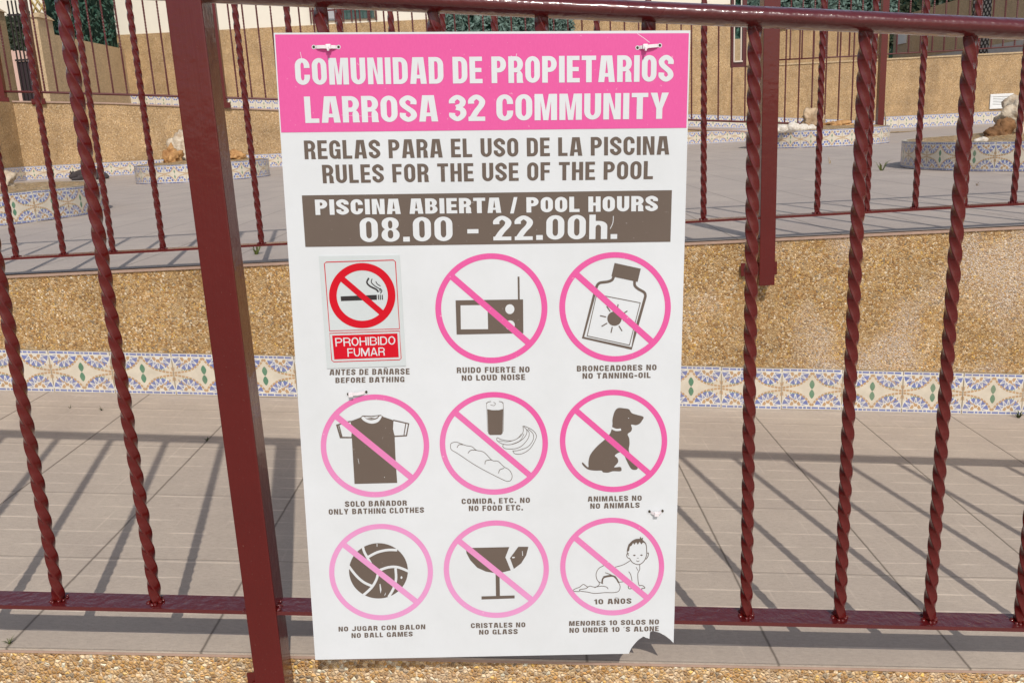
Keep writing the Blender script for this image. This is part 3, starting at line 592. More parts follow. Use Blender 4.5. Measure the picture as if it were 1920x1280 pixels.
# ------------------------------------------------------------------ twisted bars
def twisted(L, a, pitch=.136, step=.006, bevel=True, weld=False, ph=.4):
    """square bar of side a twisted left-handed about its axis, from z=0 to L"""
    mb = MB(); h = a / 2; c = h * .13
    e = c * 2.4                                  # inner points keep the four sides flat under smooth shading
    sec = [(-h + c, -h), (-h + e, -h), (h - e, -h), (h - c, -h), (h, -h + c), (h, -h + e), (h, h - e), (h, h - c), (h - c, h), (h - e, h), (-h + e, h), (-h + c, h), (-h, h - c), (-h, h - e), (-h, -h + e), (-h, -h + c)] if bevel else [(-h, -h), (h, -h), (h, h), (-h, h)]
    n = len(sec); N = max(2, int(L / step)); vs = []; fs = []
    for i in range(N + 1):
        z = L * i / N; t = ph - 2 * math.pi * z / pitch; co, si = math.cos(t), math.sin(t)
        vs += [(x * co - y * si, x * si + y * co, z) for x, y in sec]
    for i in range(N):
        for k in range(n): fs.append((i * n + k, i * n + (k + 1) % n, (i + 1) * n + (k + 1) % n, (i + 1) * n + k))
    fs.append(tuple(range(n))[::-1]); fs.append(tuple(N * n + k for k in range(n)))
    mb.add(vs, fs, 0, bevel)
    if weld:
        rnd = random.Random(3)
        for k in range(9):
            t = k / 9 * 6.283 + rnd.uniform(-.3, .3); r = rnd.uniform(.8, 1.25) * a * .72
            s_ = rnd.uniform(.0018, .0036)
            mb.blob((r * math.cos(t), r * math.sin(t), .001), (s_ * 1.2, s_ * 1.2, s_), k, .4, 1.5, 2)
    return mb
def link_mesh(name, me, loc, parent, rz=0):
    o = bpy.data.objects.new(name, me); COL.objects.link(o); o.parent = parent; o.location = loc; o.rotation_euler.z = rz; return o

# ------------------------------------------------------------------ FRONT RAILING (on the sloping walkway)
RA, RB = -.9129, -.0742
rampz = lambda x: RA + RB * x
railz = lambda x: -.8065 - .0752 * x + .006          # top of the bottom flat bar
handz = lambda x: .1735 - .091 * x                  # centre of the handrail tube
FY = 1.36
fence1 = empty('railing', (-.455, FY, rampz(-.455)), 'dark red railing of twisted bars in the foreground that carries the sign', 'railing', 'dark red twisted bar railings')
x0, x1 = -3.2, 3.2
mb = MB()
mb.hexa([(x0, 1.337, railz(x0) - .007), (x1, 1.337, railz(x1) - .007), (x1, 1.383, railz(x1) - .007), (x0, 1.383, railz(x0) - .007),
         (x0, 1.337, railz(x0)), (x1, 1.337, railz(x1)), (x1, 1.383, railz(x1)), (x0, 1.383, railz(x0))])
mb.build('bottom_rail', [RED_RAIL], fence1)
mb = MB(); NS = 40                              # flattened oval tube, wider than high
vs = [(x, FY + .028 * math.cos(2 * math.pi * k / NS), handz(x) + .0148 * math.sin(2 * math.pi * k / NS)) for x in (x0, x1) for k in range(NS)]
mb.add(vs, [(k, (k + 1) % NS, NS + (k + 1) % NS, NS + k) for k in range(NS)], 0, True); mb.add(vs, [tuple(range(NS)), tuple(range(2 * NS - 1, NS - 1, -1))])
mb.build('handrail', [RED_RAIL], fence1)
BZ = onY(463, 1261, 1.3865).z - RB * -.455
for px in (-2.32, -.455, 2.35):
    mb = MB(); mb.box(px - .0255, 1.3345, rampz(px) - .20, px + .0255, 1.3850, handz(px) - .010, bev=.0022)
    po = mb.build('post', [RED], fence1)
    mb = MB(); mb.box(px - .0565, 1.3852, BZ + RB * px - .042, px + .020, 1.3892, BZ + RB * px, bev=.001); mb.build('bracket', [RED], po)
    for s_ in (-.041,):
        mb = MB(); mb.tube([(px + s_, 1.386, BZ + RB * px - .021), (px + s_, 1.3795, BZ + RB * px - .021)], .0075, 6); mb.build('bolt', [RED], po)
for px in (-.455,):
    rnd = random.Random(9); z = railz(px)
    po = [o for o in fence1.children if o.name.startswith('post') and o.data and abs(sum(v.co.x for v in o.data.vertices) / len(o.data.vertices)) < .1][0]
    for sd in (-1, 1):
        mb = MB()
        for k in range(8): mb.blob((px + sd * (.0262 + rnd.uniform(0, .004)), 1.338 + rnd.uniform(0, .04), z + rnd.uniform(-.002, .003)), (.003, .0035, .003), k, .5, 1.6, 2)
        mb.build('weld', [RED_RAIL], po)
barx = [-.803, -.639, -.266, -.102, .055, .211, .366, .526, .680, .836]
barx += [.836 + .156 * k for k in range(1, 9)] + [-.803 - .158 * k for k in range(1, 9)]
bar_me = twisted(1.0, .0158, .136, .005, True, True, .55).mesh('bar', [RED])
for x in sorted(barx):
    b_ = link_mesh('bar', bar_me, (x - fence1.location.x, 0, railz(x) - fence1.location.z), fence1, random.uniform(-.5, .5)); b_.scale.z = handz(x) - railz(x) - .008; b_.rotation_euler.x = random.uniform(-.002, .002); b_.rotation_euler.y = random.uniform(-.0025, .0025)

# ------------------------------------------------------------------ walkway, its front wall and the wall behind it
XL, XR = -4.2, 4.6
def sheet(name, pts, mat, nx=1, kind='structure', bottom=.3):
    """a solid slab with a sloping top; pts = four top corners"""
    mb = MB(); mb.hexa([(p[0], p[1], p[2] - bottom) for p in pts] + [tuple(p) for p in pts])
    o = mb.build(name, [mat]); o['kind'] = kind; return o
sheet('walkway', [(XL, 1.3862, rampz(XL)), (XR, 1.3862, rampz(XR)), (XR, 2.888, rampz(XR)), (XL, 2.888, rampz(XL))], PAVE, bottom=.0035)
W1 = empty('retaining_wall', (0, 1.41, -1.6), 'pebble dash wall under the sloping walkway at the bottom edge', 'wall', 'pebble dash walls')
mb = MB(); mb.hexa([(XL, 1.39, -1.62), (XR, 1.39, -1.62), (XR, 2.88, -1.62), (XL, 2.88, -1.62), (XL, 1.39, rampz(XL) - .0095), (XR, 1.39, rampz(XR) - .0095), (XR, 2.88, rampz(XR) - .0095), (XL, 2.88, rampz(XL) - .0095)])
mb.build('pebble_face', [GRAVEL_NEAR], W1)
mb = MB(); mb.hexa([(XL, 1.387, rampz(XL) - .0092), (XR, 1.387, rampz(XR) - .0092), (XR, 2.87, rampz(XR) - .0092), (XL, 2.87, rampz(XL) - .0092), (XL, 1.387, rampz(XL) - .0038), (XR, 1.387, rampz(XR) - .0038), (XR, 2.87, rampz(XR) - .0038), (XL, 2.87, rampz(XL) - .0038)])
mb.build('clay_edge', [CLAY], W1)
ground = MB(); ground.quad((-60, -40, -1.62), (60, -40, -1.62), (60, 80, -1.62), (-60, 80, -1.62)); tag(ground.build('ground', [PAVE_UP]), kind='structure')

ZD = -.387; WY = 2.89
W2 = empty('retaining_wall', (0, WY, ZD), 'pebble dash wall with a tile skirting between the walkway and the upper terrace', 'wall', 'pebble dash walls')
mb = MB(); mb.hexa([(XL, WY, -1.5), (XR, WY, -1.5), (XR, WY + .3, -1.5), (XL, WY + .3, -1.5), (XL, WY, ZD - .013), (XR, WY, ZD - .013), (XR, WY + .3, ZD - .013), (XL, WY + .3, ZD - .013)])
mb.build('pebble_face', [GRAVEL_MID], W2)
mb = MB(); mb.box(XL, WY - .006, ZD - .0125, XR, WY + .29, ZD - .0035); mb.build('clay_edge', [CLAY], W2)
mb = MB(); mb.quad((-13, WY - .008, ZD), (15, WY - .008, ZD), (15, 30, ZD), (-13, 30, ZD)); tag(mb.build('terrace', [PAVE_UP]), kind='structure')

# decorated tiles ------------------------------------------------------------
TW, TH = 1.40, 1.0
def tile_art(lod=0):
    sh = [(rect(0, 0, TW, TH), 5), (rect(.012, .012, TW - .012, TH - .012), 0)]
    rnd = random.Random(5)
    for y0, y1 in ((.015, .085), (.915, .985)):
        sh.append((rect(.012, y0 - .003, TW - .012, y1 + .003), 4)); x = .025
        while x < TW - .05:
            w = rnd.choice((.065, .09, .15, .15)) if lod == 0 else .22
            e = min(x + w, TW - .025); sh.append((rect(x, y0 + .012, e, y1 - .012), 1)); x = e + .022
    for fx in (.228 * TW, .772 * TW):
        for top in (0, 1):
            Y = lambda v: (1 - v) if top else v
            b = .095; Rr = .30; Ri = .145
            def arc(r0, r1, a0, a1, n=4):
                return [(fx + r0 * math.cos(math.radians(a0 + (a1 - a0) * k / n)), Y(b + r0 * math.sin(math.radians(a0 + (a1 - a0) * k / n)))) for k in range(n + 1)] + \
                       [(fx + r1 * math.cos(math.radians(a1 + (a0 - a1) * k / n)), Y(b + r1 * math.sin(math.radians(a1 + (a0 - a1) * k / n)))) for k in range(n + 1)]
            if lod == 0:
                sh.append((arc(.001, Rr + .02, 0, 180, 14), 4))
                cut = [3, 33, 62, 90, 118, 147, 177]
                for i in range(6):
                    a0, a1 = cut[i], cut[i + 1]; am = (a0 + a1) / 2
                    pt = lambda r, a: (fx + r * math.cos(math.radians(a)), Y(b + r * math.sin(math.radians(a))))
                    sh.append((arc(Ri + .008, Rr, a0 + 1, a1 - 1, 3), 1))
                    for q in stroke([pt(Ri, am), pt(Rr + .01, a0)], .017) + stroke([pt(Ri, am), pt(Rr + .01, a1)], .017): sh.append((q, 4))
                for a0, a1 in ((4, 56), (66, 114), (124, 176)): sh.append((arc(.06, Ri - .016, a0, a1), 2))
            else:
                sh.append((arc(.001, Rr, 0, 180, 8), 4)); [sh.append((arc(Ri + .01, Rr - .02, a0, a0 + 34, 2), 1)) for a0 in (6, 52, 98, 142)]; sh.append((arc(.03, Ri - .03, 20, 160, 4), 2))
    for sx in (0, 1):
        for top in (0, 1):
            mp = lambda p: (TW - p[0] if sx else p[0], 1 - p[1] if top else p[1])
            path = cr([(TW / 2, .095), (TW * .43, .235), (TW * .345, .345), (TW * .25, .41), (TW * .13, .45), (0.01, .475)], 6)
            L = 0; pts = [np.array(path[0])]
            if lod < 2:
                n = 10 if lod == 0 else 4; acc = np.cumsum([0] + [math.dist(path[i], path[i + 1]) for i in range(len(path) - 1)])
                at = lambda s: (np.interp(s, acc, [p[0] for p in path]), np.interp(s, acc, [p[1] for p in path]))
                for i in range(n):
                    s0 = acc[-1] * i / n + .008; s1 = acc[-1] * (i + 1) / n - .010
                    for q in stroke([at(s0), at((s0 + s1) / 2), at(s1)], .048 if lod == 0 else .05): sh.append(([mp(p) for p in q], 2))
            if lod == 0:
                for i, a in enumerate((12, 30, 48, 60)):     # rays near the joint
                    r = math.radians(a); p0 = (.015 + .05 * i, .47 - .1 * i ** .5); q = stroke([(.02 + .075 * i, .425 - .055 * i), (.03 + .1 * i, .335 - .045 * i)], .026)[0]
                    sh.append(([mp(p) for p in q], 2))
                for i in range(4):
                    q = stroke([(.19 + .055 * i, .40 - .004 * i), (.222 + .055 * i, .398 - .004 * i)], .022)[0]; sh.append(([mp(p) for p in q], 3))
    for c in (.385, .615) if lod == 0 else (.36, .64):
        s = 1 if lod < 2 else 1.2
        sh.append((cr([(TW / 2, c - .112), (TW / 2 + .062 * s, c), (TW / 2, c + .112), (TW / 2 - .062 * s, c)], 3, True) if lod == 0 else [(TW / 2, c - .12), (TW / 2 + .05, c), (TW / 2, c + .12), (TW / 2 - .05, c)], 3))
    return painter(sh)
TILES = [tile_art(k) for k in (0, 1, 2)]
def skirt(mb, path, zfun, w, h, lod=0, s0=0.0, s1=None, proud=0.0, subdiv=False):
    """tiles laid along a plan path (function s -> (x, y)); zfun gives the base height"""
    V, T, K = TILES[lod]; s = s0; rnd = random.Random(11)
    while s < s1 - .3 * w:
        dz, dy_, tw_ = (rnd.uniform(-.0016, .0012), rnd.uniform(0, .0016), rnd.uniform(-.0012, .0012)) if lod == 0 else (0, 0, 0)
        vs = []
        for p in V:
            ss = min(s + p[0] / TW * w, s1); x, y = path(ss); vs.append((x, y - (dy_ + tw_ * (p[0] - .7)), zfun(ss) + (1 - p[1]) * h + dz))
        mb.add(vs, [tuple(f) for f in T], list(K)); s += w
    return mb
# skirting on the wall behind the walkway
mb = MB(); SKX = -1.587 - .206 * 9
skirt(mb, lambda s: (s, WY - .006), rampz, .206, .147, 0, SKX, XR)
mb.hexa([(SKX, WY - .0055, rampz(SKX) - .01), (XR, WY - .0055, rampz(XR) - .01), (XR, WY + .01, rampz(XR) - .01), (SKX, WY + .01, rampz(SKX) - .01),
         (SKX, WY - .0055, rampz(SKX) + .1465), (XR, WY - .0055, rampz(XR) + .1465), (XR, WY + .01, rampz(XR) + .1465), (SKX, WY + .01, rampz(SKX) + .1465)], 5)
mb.build('tile_skirting', TILE_M, W2)

# ------------------------------------------------------------------ MIDDLE RAILING
F2 = 2.85
hz2 = lambda x: .690 + .028 * x; rz2 = lambda x: -.3175 + .0055 * x
fence2 = empty('railing', (.81, F2, ZD), 'dark red railing of twisted bars fixed to the wall behind the walkway', 'railing', 'dark red twisted bar railings')
mb = MB(); mb.hexa([(-4, F2 - .022, rz2(-4) - .007), (4.4, F2 - .022, rz2(4.4) - .007), (4.4, F2 + .022, rz2(4.4) - .007), (-4, F2 + .022, rz2(-4) - .007), (-4, F2 - .022, rz2(-4)), (4.4, F2 - .022, rz2(4.4)), (4.4, F2 + .022, rz2(4.4)), (-4, F2 + .022, rz2(-4))])
mb.build('bottom_rail', [RED], fence2)
mb = MB(); mb.tube([(-4, F2, hz2(-4)), (0, F2, hz2(0)), (4.4, F2, hz2(4.4))], .016, 20); mb.build('handrail', [RED], fence2)
for px in (-2.77, -.985, .8105, 2.6):
    mb = MB(); mb.box(px - .025, F2 - .026, -.535, px + .025, F2 + .024, hz2(px) - .012, bev=.002); po = mb.build('post', [RED], fence2)
    mb = MB(); mb.box(px - (.072 if px > 0 else .03), F2 + .0245, -.509, px + .047, F2 + .0285, -.466, bev=.001); mb.build('bracket', [RED], po)
    for s_ in ((-.055, .0335) if px > 0 else (.0335,)):
        mb = MB(); mb.tube([(px + s_, F2 + .026, -.487), (px + s_, F2 + .019, -.487)], .0075, 6); mb.build('bolt', [RED], po)
b2 = twisted(1.0, .0152, .136, .007, True, True, 1.1).mesh('bar', [RED])
xs = [-1.615, -1.461, -1.300, -1.137, -.817, -.66, -.503, -.346, -.189, -.032, .125, .282, .440, .610, .974, 1.133, 1.288, 1.445, 1.602]
xs += [1.602 + .157 * k for k in range(1, 6)] + [2.76 + .157 * k for k in range(10)] + [-1.615 - .157 * k for k in range(1, 7)]
for x in sorted(xs): link_mesh('bar', b2, (x - fence2.location.x, 0, rz2(x) - fence2.location.z), fence2, random.uniform(-.6, .6)).scale.z = hz2(x) - rz2(x)

# ------------------------------------------------------------------ round planters on the terrace
def planter(c, r, h, w, lod, label, seed):
    e = empty('planter', (c[0], c[1], ZD), label, 'planter', 'round tiled planters')
    n = round(2 * math.pi * r / w); w = 2 * math.pi * r / n; ph = seed * .37
    P = lambda s: (c[0] + r * math.sin(ph + s / r), c[1] - r * math.cos(ph + s / r))
    mb = MB(); skirt(mb, P, lambda s: ZD, w, h, lod, 0, 2 * math.pi * r - 1e-4)
    N = 64
    for k in range(N):                           # the rim and the inner side of the ring
        a, b = 2 * math.pi * k / N, 2 * math.pi * (k + 1) / N
        q = lambda t, rad, z: (c[0] + rad * math.sin(t), c[1] - rad * math.cos(t), z)
        z = ZD + h
        mb.quad(q(a, r, z), q(b, r, z), q(b, r - .03, z), q(a, r - .03, z), 0)
        mb.quad(q(a, r - .03, z), q(b, r - .03, z), q(b, r - .03, z - .08), q(a, r - .03, z - .08), 5)
    mb.build('tile_ring', TILE_M, e)
    mb = MB(); vs = [(c[0], c[1], ZD + h + .03)]; fs = []; rings = 10
    for i in range(1, rings + 1):
        for k in range(N):
            t = 2 * math.pi * k / N; rad = (r - .028) * i / rings
            x, y = c[0] + rad * math.sin(t), c[1] - rad * math.cos(t)
            z = ZD + h - .006 + .036 * (1 - (i / rings) ** 2) + .022 * noise.noise(Vector((x * 4, y * 4, seed))) * (1 if i < rings else 0)
            vs.append((x, y, z))
    for k in range(N): fs.append((0, 1 + k, 1 + (k + 1) % N))
    for i in range(rings - 1):
        for k in range(N): fs.append((1 + i * N + k, 1 + (i + 1) * N + k, 1 + (i + 1) * N + (k + 1) % N, 1 + i * N + (k + 1) % N))
    mb.add(vs, fs, 0, True); mb.build('grit_fill', [GRIT], e)
    return e
PL = {'nl': ((-3.58, 5.50), .98), 'fl': ((-3.42, 10.0), .71), 'fr': ((3.82, 11.3), .85), 'nr': ((3.566, 5.9), .93)}
planter(*PL['nl'], .175, .24, 0, 'round tiled planter at the left edge with a pale rock and bare grit', 1)
planter(*PL['fl'], .19, .235, 1, 'round tiled planter far left by the post, with orange and white rocks in it', 2)
planter(*PL['fr'], .20, .235, 1, 'round tiled planter far right, with white pebbles along its near rim', 3)
planter(*PL['nr'], .175, .245, 0, 'largest round tiled planter at the right, holding a tall brown and white rock', 4)

def rock_mat(name, a, b, sc=9):
    m = Mat(name); f = m.noise(sc, 6, .65, dist=.6); f2 = m.noise(sc * 4, 4)
    m.set('Base Color', m.mix(m.math('MULTIPLY', f2, .35), m.ramp(f, [(.35, a), (.62, b)]), (.12, .08, .05))); m.set('Roughness', .85); m.set('Specular IOR Level', .2)
    m.bump(f2, .7, .02); return m.m
R_WHITE = rock_mat('pale_limestone', (.42, .30, .19), (.74, .64, .50)); R_TAN = rock_mat('tan_rock', (.34, .22, .12), (.64, .48, .32)); R_ORANGE = rock_mat('orange_rock', (.30, .14, .05), (.66, .37, .15)); R_BROWN = rock_mat('brown_rock', (.11, .05, .02), (.33, .17, .075)); R_PEB = rock_mat('white_pebble', (.60, .52, .42), (.85, .80, .72))
def rock(c, rad, mat, label, seed, amp=.45, parts=()):
    e = empty('rock', c, label, 'rock', 'rocks in the planters'); mb = MB(); mb.blob((c[0], c[1], c[2] + rad[2] * .7), rad, seed, amp, 1.5, 4)
    for d, rd in parts: mb.blob((c[0] + d[0], c[1] + d[1], c[2] + d[2]), rd, seed + d[0] * 9, amp, 1.7, 3)
    mb.build('stone', [mat], e); return e
def at_top(u, v, key, h, back=0):              # a point on the grit of a planter, on the line of sight of pixel u, at depth 'back' from its centre
    c = PL[key][0]; p = onY(u, v, c[1] + back); return (p.x, c[1] + back, ZD + h - .012)
rock(at_top(4, 374, 'nl', .18, .1), (.085, .07, .07), R_WHITE, 'pale pitted rock in the planter at the left edge', 3, .5, [((-.07, .02, .05), (.06, .06, .06)), ((.055, 0, .02), (.035, .035, .03))])
rock(at_top(346, 308, 'fl', .20), (.13, .12, .20), R_WHITE, 'tall pale rock half behind the front railing post', 5, .45, [((-.03, -.05, .06), (.12, .1, .09))])
rock(at_top(324, 310, 'fl', .20, -.25), (.10, .09, .11), R_ORANGE, 'small tan rock left of the tall pale rock, far left planter', 6, .6)
rock(at_top(443, 298, 'fl', .20), (.10, .09, .06), R_ORANGE, 'orange rock just right of the front railing post', 7, .5)
rock(at_top(1525, 240, 'fr', .205, .1), (.13, .10, .14), R_TAN, 'slanted tan rock in the far right planter', 8, .5, [((.05, 0, .17), (.05, .05, .08))])
rock(at_top(1568, 241, 'fr', .205, -.1), (.20, .12, .05), R_ORANGE, 'flat orange rock beside the slanted tan rock, far right planter', 9, .5)
rock(at_top(1916, 264, 'nr', .18, -.1), (.13, .10, .11), R_WHITE, 'tall knobbly pale rock at the right edge of the picture', 10, .55, [((.0, .03, .20), (.10, .08, .09)), ((-.07, .0, .15), (.07, .06, .07)), ((.1, .05, .12), (.1, .08, .09))])
rock(at_top(1868, 262, 'nr', .18, -.2), (.07, .06, .05), R_BROWN, 'brown leaning rock in the near right planter', 11, .4, [((.05, .01, .075), (.06, .05, .06)), ((-.035, -.01, .02), (.05, .04, .04))])
k = 0
for u, v, r_ in ((1455, 243, .05), (1468, 243, .07), (1486, 243.5, .085), (1506, 243, .07), (1521, 243, .055)):
    c = at_top(u, v + 1, 'fr', .205, -.66); mb = MB(); mb.blob((c[0], c[1], c[2] + r_ * .5), (r_, r_ * .8, r_ * .7), 20 + k, .25, 1.3, 3); k += 1
    tag(mb.build('pebble', [R_PEB]), 'white pebble in the row along the near rim of the far right planter', 'pebble', 'white pebbles of the far right planter')
for u, v, r_, lb in ((1832, 266, .022, 'smallest white stone by the brown leaning rock'), (1843, 265, .03, 'larger white stone touching the brown leaning rock')):
    c = at_top(u, v, 'nr', .178, -.45); mb = MB(); mb.blob((c[0], c[1], c[2] + r_ * .5), (r_, r_, r_ * .7), 30 + k, .3, 1.3, 3); k += 1
    tag(mb.build('pebble', [R_PEB]), lb, 'pebble', 'white stones of the near right planter')

# ------------------------------------------------------------------ back wall with the second ramp
A3, B3 = (-6.85, 12.66), (3.73, 14.45)
P3 = lambda u, v: onL(u, v, A3, B3)
top3 = [P3(24, 192), P3(200, 195), P3(528, 208), P3(900, 225), P3(1292, 242.5), P3(1440, 250)]
W3 = empty('retaining_wall', (A3[0], A3[1], ZD), 'tan pebble dash wall at the back of the terrace, falling to the right with the ramp above it', 'wall', 'pebble dash walls')
xd, yd = (B3[0] - A3[0]), (B3[1] - A3[1]); LL = math.hypot(xd, yd); dx, dy = xd / LL, yd / LL
mb = MB()
for i in range(5):
    p, q = top3[i], top3[i + 1]
    mb.quad((p.x, p.y, ZD - .2), (q.x, q.y, ZD - .2), q, p)
p = top3[0]; SW = (A3[0] - .02, 6.0)
mb.quad((p.x, 6.0, ZD - .2), (p.x, p.y, ZD - .2), p, (p.x, 6.0, p.z))     # the side wall running towards the viewer
mb.build('pebble_face', [GRAVEL_FAR], W3)
mb = MB(); cap = .045
for i in range(5):
    p, q = top3[i] , top3[i + 1]; n_ = Vector((dy, -dx, 0)) * .02
    mb.hexa([p + n_ - Vector((0, 0, .0)), q + n_, q - n_ * 6, p - n_ * 6, p + n_ + Vector((0, 0, .02)), q + n_ + Vector((0, 0, .02)), q - n_ * 6 + Vector((0, 0, .02)), p - n_ * 6 + Vector((0, 0, .02))])
mb.build('coping', [CLAY], W3)
mb = MB(); path3 = lambda s: (A3[0] + dx * s + dy * .012, A3[1] + dy * s - dx * .012)
def h3(s): return .20
skirt(mb, path3, lambda s: ZD, .258, .195, 1, 0, 11.6)
skirt(mb, lambda s: (top3[0].x + .012, A3[1] - s), lambda s: ZD, .258, .195, 1, 0, 5)
mb.build('tile_skirting', TILE_M, W3)
Y4 = 18.6
# ramp between that wall and the house
mb = MB()
for i in range(5):
    p, q = top3[i], top3[i + 1]; s_ = (q.z - p.z)
    mb.quad(p + Vector((0, .02, .004)), q + Vector((0, .02, .004)), (q.x * Y4 / q.y + .0, Y4 - .01, q.z + .004), (p.x * Y4 / p.y, Y4 - .01, p.z + .004))
p = top3[0]; mb.quad((-16, 6, p.z + .002), (p.x, 6, p.z + .002), (p.x, p.y, p.z + .002), (-16, p.y, p.z + .002)); q = (p.x * Y4 / p.y, Y4, p.z + .002)
mb.quad((-16, p.y, p.z + .002), (p.x, p.y, p.z + .002), q, (-16, Y4, p.z + .002)); mb.quad((-16, Y4, p.z + .002), q, (q[0] + 1, 27, p.z + .002), (-16, 27, p.z + .002))
tag(mb.build('ramp', [PAVE_UP]), kind='structure')

# ------------------------------------------------------------------ house wall behind the ramp
P4 = lambda u, v: onY(u, v, Y4)
H = empty('house_wall', (P4(200, 195).x, Y4, ZD), 'house wall behind the ramp, tan pebble dash below and cream render above', 'house')
xl4 = P4(199, 195).x; xg = P4(1369, 100).x; zc = P4(400, 57).z; zt = 4.6
mb = MB(); mb.box(xl4, Y4, ZD - .3, xg, Y4 + .3, zc); mb.build('pebble_band', [GRAVEL_FAR], H)
xw0, xw1, zw0 = P4(584, 48).x, P4(707, 45).x, zc + .03
mb = MB(); ztop_w = zw0 + 1.15
mb.box(xl4 + .02, Y4 + .03, zc, xw0, Y4 + .32, zt); mb.box(xw1, Y4 + .03, zc, xg, Y4 + .32, zt); mb.box(xw0, Y4 + .03, ztop_w, xw1, Y4 + .32, zt); mb.box(xw0, Y4 + .03, zc, xw1, Y4 + .32, zw0)
mb.build('render_band', [CREAM], H)
GLASS = Mat('window_glass'); GLASS.set('Base Color', (.05, .09, .08, 1)); GLASS.set('Roughness', .08); GLASS = GLASS.m
WHITEP = plain('white_paint', (.70, .70, .68), .5, .4, .05, 20)
mb = MB(); fw_ = .07
for a in ((xw0, zw0, xw1, zw0 + fw_), (xw0, ztop_w - fw_, xw1, ztop_w), (xw0, zw0 + fw_, xw0 + fw_, ztop_w - fw_), (xw1 - fw_, zw0 + fw_, xw1, ztop_w - fw_), ((xw0 * .6 + xw1 * .4) - .03, zw0 + fw_, (xw0 * .6 + xw1 * .4) + .03, ztop_w - fw_)):
    mb.box(a[0], Y4 + .18, a[1], a[2], Y4 + .24, a[3])
win = mb.build('window', [plain('window_frame_tan', (.30, .24, .17), .6)], H)
mb = MB(); mb.box(xw0, Y4 + .20, zw0, xw1, Y4 + .215, ztop_w); mb.build('pane', [GLASS], win)
mb = MB(); xm = xw0 * .6 + xw1 * .4; mb.box(xm - .42, Y4 + .175, zw0 + .06, xm - .05, Y4 + .185, ztop_w - .1); mb.build('curtain', [plain('grey_curtain', (.42, .42, .44), .9, .1)], win)
mb = MB()
for t in range(9): x = xw0 + (xw1 - xw0) * t / 8; mb.box(x - .012, Y4 - .02, zw0, x + .012, Y4 + .004, ztop_w)
for z in (zw0 + .22, zw0 + .6): mb.box(xw0, Y4 + .004, z, xw1, Y4 + .02, z + .03)
mb.build('grille', [REDFAR], win)
# skirting tiles climbing with the ramp, then level with the terrace
mb = MB(); q0, q1 = P4(199, 199), P4(1660, 251); sl_ = (q1.z - q0.z) / (q1.x - q0.x)
skirt(mb, lambda s: (s, Y4 - .012), lambda s: q0.z + sl_ * (s - q0.x), .338, .25, 2, q0.x, q1.x)
mb.build('tile_skirting', TILE_M, H)

# retaining wall right of the house and the terrace on it
W5 = empty('retaining_wall', (P4(1655, 240).x, Y4, ZD), 'tan pebble dash wall with a white air vent at the far right', 'wall', 'pebble dash walls')
zr = P4(1660, 113).z; xR = 15.5
mb = MB(); mb.box(xg, Y4 - .002, ZD - .3, P4(1402, 100).x, Y4 + .3, P4(1385, 127).z); mb.box(P4(1402, 100).x, Y4 - .002, ZD - .3, xR, Y4 + .3, zr); mb.build('pebble_face', [GRAVEL_FAR], W5)
mb = MB(); mb.box(P4(1402, 100).x, Y4 - .02, zr, xR, Y4 + .32, zr + .03); mb.build('coping', [SHADE_WALL], W5)
mb = MB(); skirt(mb, lambda s: (s, Y4 - .016), lambda s: ZD, .315, .25, 2, P4(1655, 240).x, 15.4); mb.build('tile_skirting', TILE_M, W5)
mb = MB(); mb.quad((xg + .4, Y4 + .3, zr + .001), (26, Y4 + .3, zr + .001), (26, 30, zr + .001), (xg + .4, 30, zr + .001)); tag(mb.build('upper_terrace', [PAVE_UP]), kind='structure')

# vent
va, vb = P4(1854, 205), P4(1899, 175)
vent = empty('air_vent', ((va.x + vb.x) / 2, Y4 - .01, va.z), 'white slatted air vent set in the tan wall at the right', 'vent')
W_ = vb.x - va.x; H_ = vb.z - va.z; mb = MB(); f_ = .055
for a in ((va.x, va.z, vb.x, va.z + f_), (va.x, vb.z - f_, vb.x, vb.z), (va.x, va.z + f_, va.x + f_, vb.z - f_), (vb.x - f_, va.z + f_, vb.x, vb.z - f_)): mb.box(a[0], Y4 - .03, a[1], a[2], Y4 - .003, a[3], bev=.006)
mb.build('frame', [WHITEP], vent)
mb = MB(); ns = 6
for k in range(ns):
    z = va.z + f_ + (H_ - 2 * f_) * (k + .5) / ns; mb.hexa([(va.x + f_, Y4 - .024, z - .018), (vb.x - f_, Y4 - .024, z - .018), (vb.x - f_, Y4 - .004, z + .012), (va.x + f_, Y4 - .004, z + .012), (va.x + f_, Y4 - .026, z - .012), (vb.x - f_, Y4 - .026, z - .012), (vb.x - f_, Y4 - .006, z + .018), (va.x + f_, Y4 - .006, z + .018)])
mb.build('slats', [WHITEP], vent)
mb = MB(); mb.box(va.x + f_, Y4 - .0035, va.z + f_, vb.x - f_, Y4 - .0025, vb.z - f_); mb.build('opening', [plain('vent_dark', (.05, .05, .05), .9)], vent)

# ------------------------------------------------------------------ railing on the ramp edge
def far_railing(name_label, base, topf, us, posts, sc, P, yoff=(0, 0), bl=None):
    o = empty('railing', P(*base), name_label, 'railing', 'dark red twisted bar railings'); return o
P3b = lambda u, v: P3(u, v) + Vector((-dy, dx, 0)) * .02
bot = lambda u: np.interp(u, [0, 75, 197, 300, 520, 1292, 1600, 1660], [171, 173, 176, 179.5, 186.5, 225, 235.5, 238])
top = lambda u: bot(u) - np.interp(u, [0, 1600], [190, 184])
f3 = empty('railing', P3b(197, 176), 'dark red railing of thin twisted bars along the ramp edge, behind the terrace', 'railing', 'dark red twisted bar railings')
us = [-40, 75, 300, 520, 900, 1292, 1500, 1655]
for nm, fn, hh in (('bottom_rail', bot, .016), ('handrail', top, .022)):
    mb = MB(); mb.tube([P3b(u, fn(u)) for u in us], hh, 10); mb.build(nm, [REDFAR], f3)
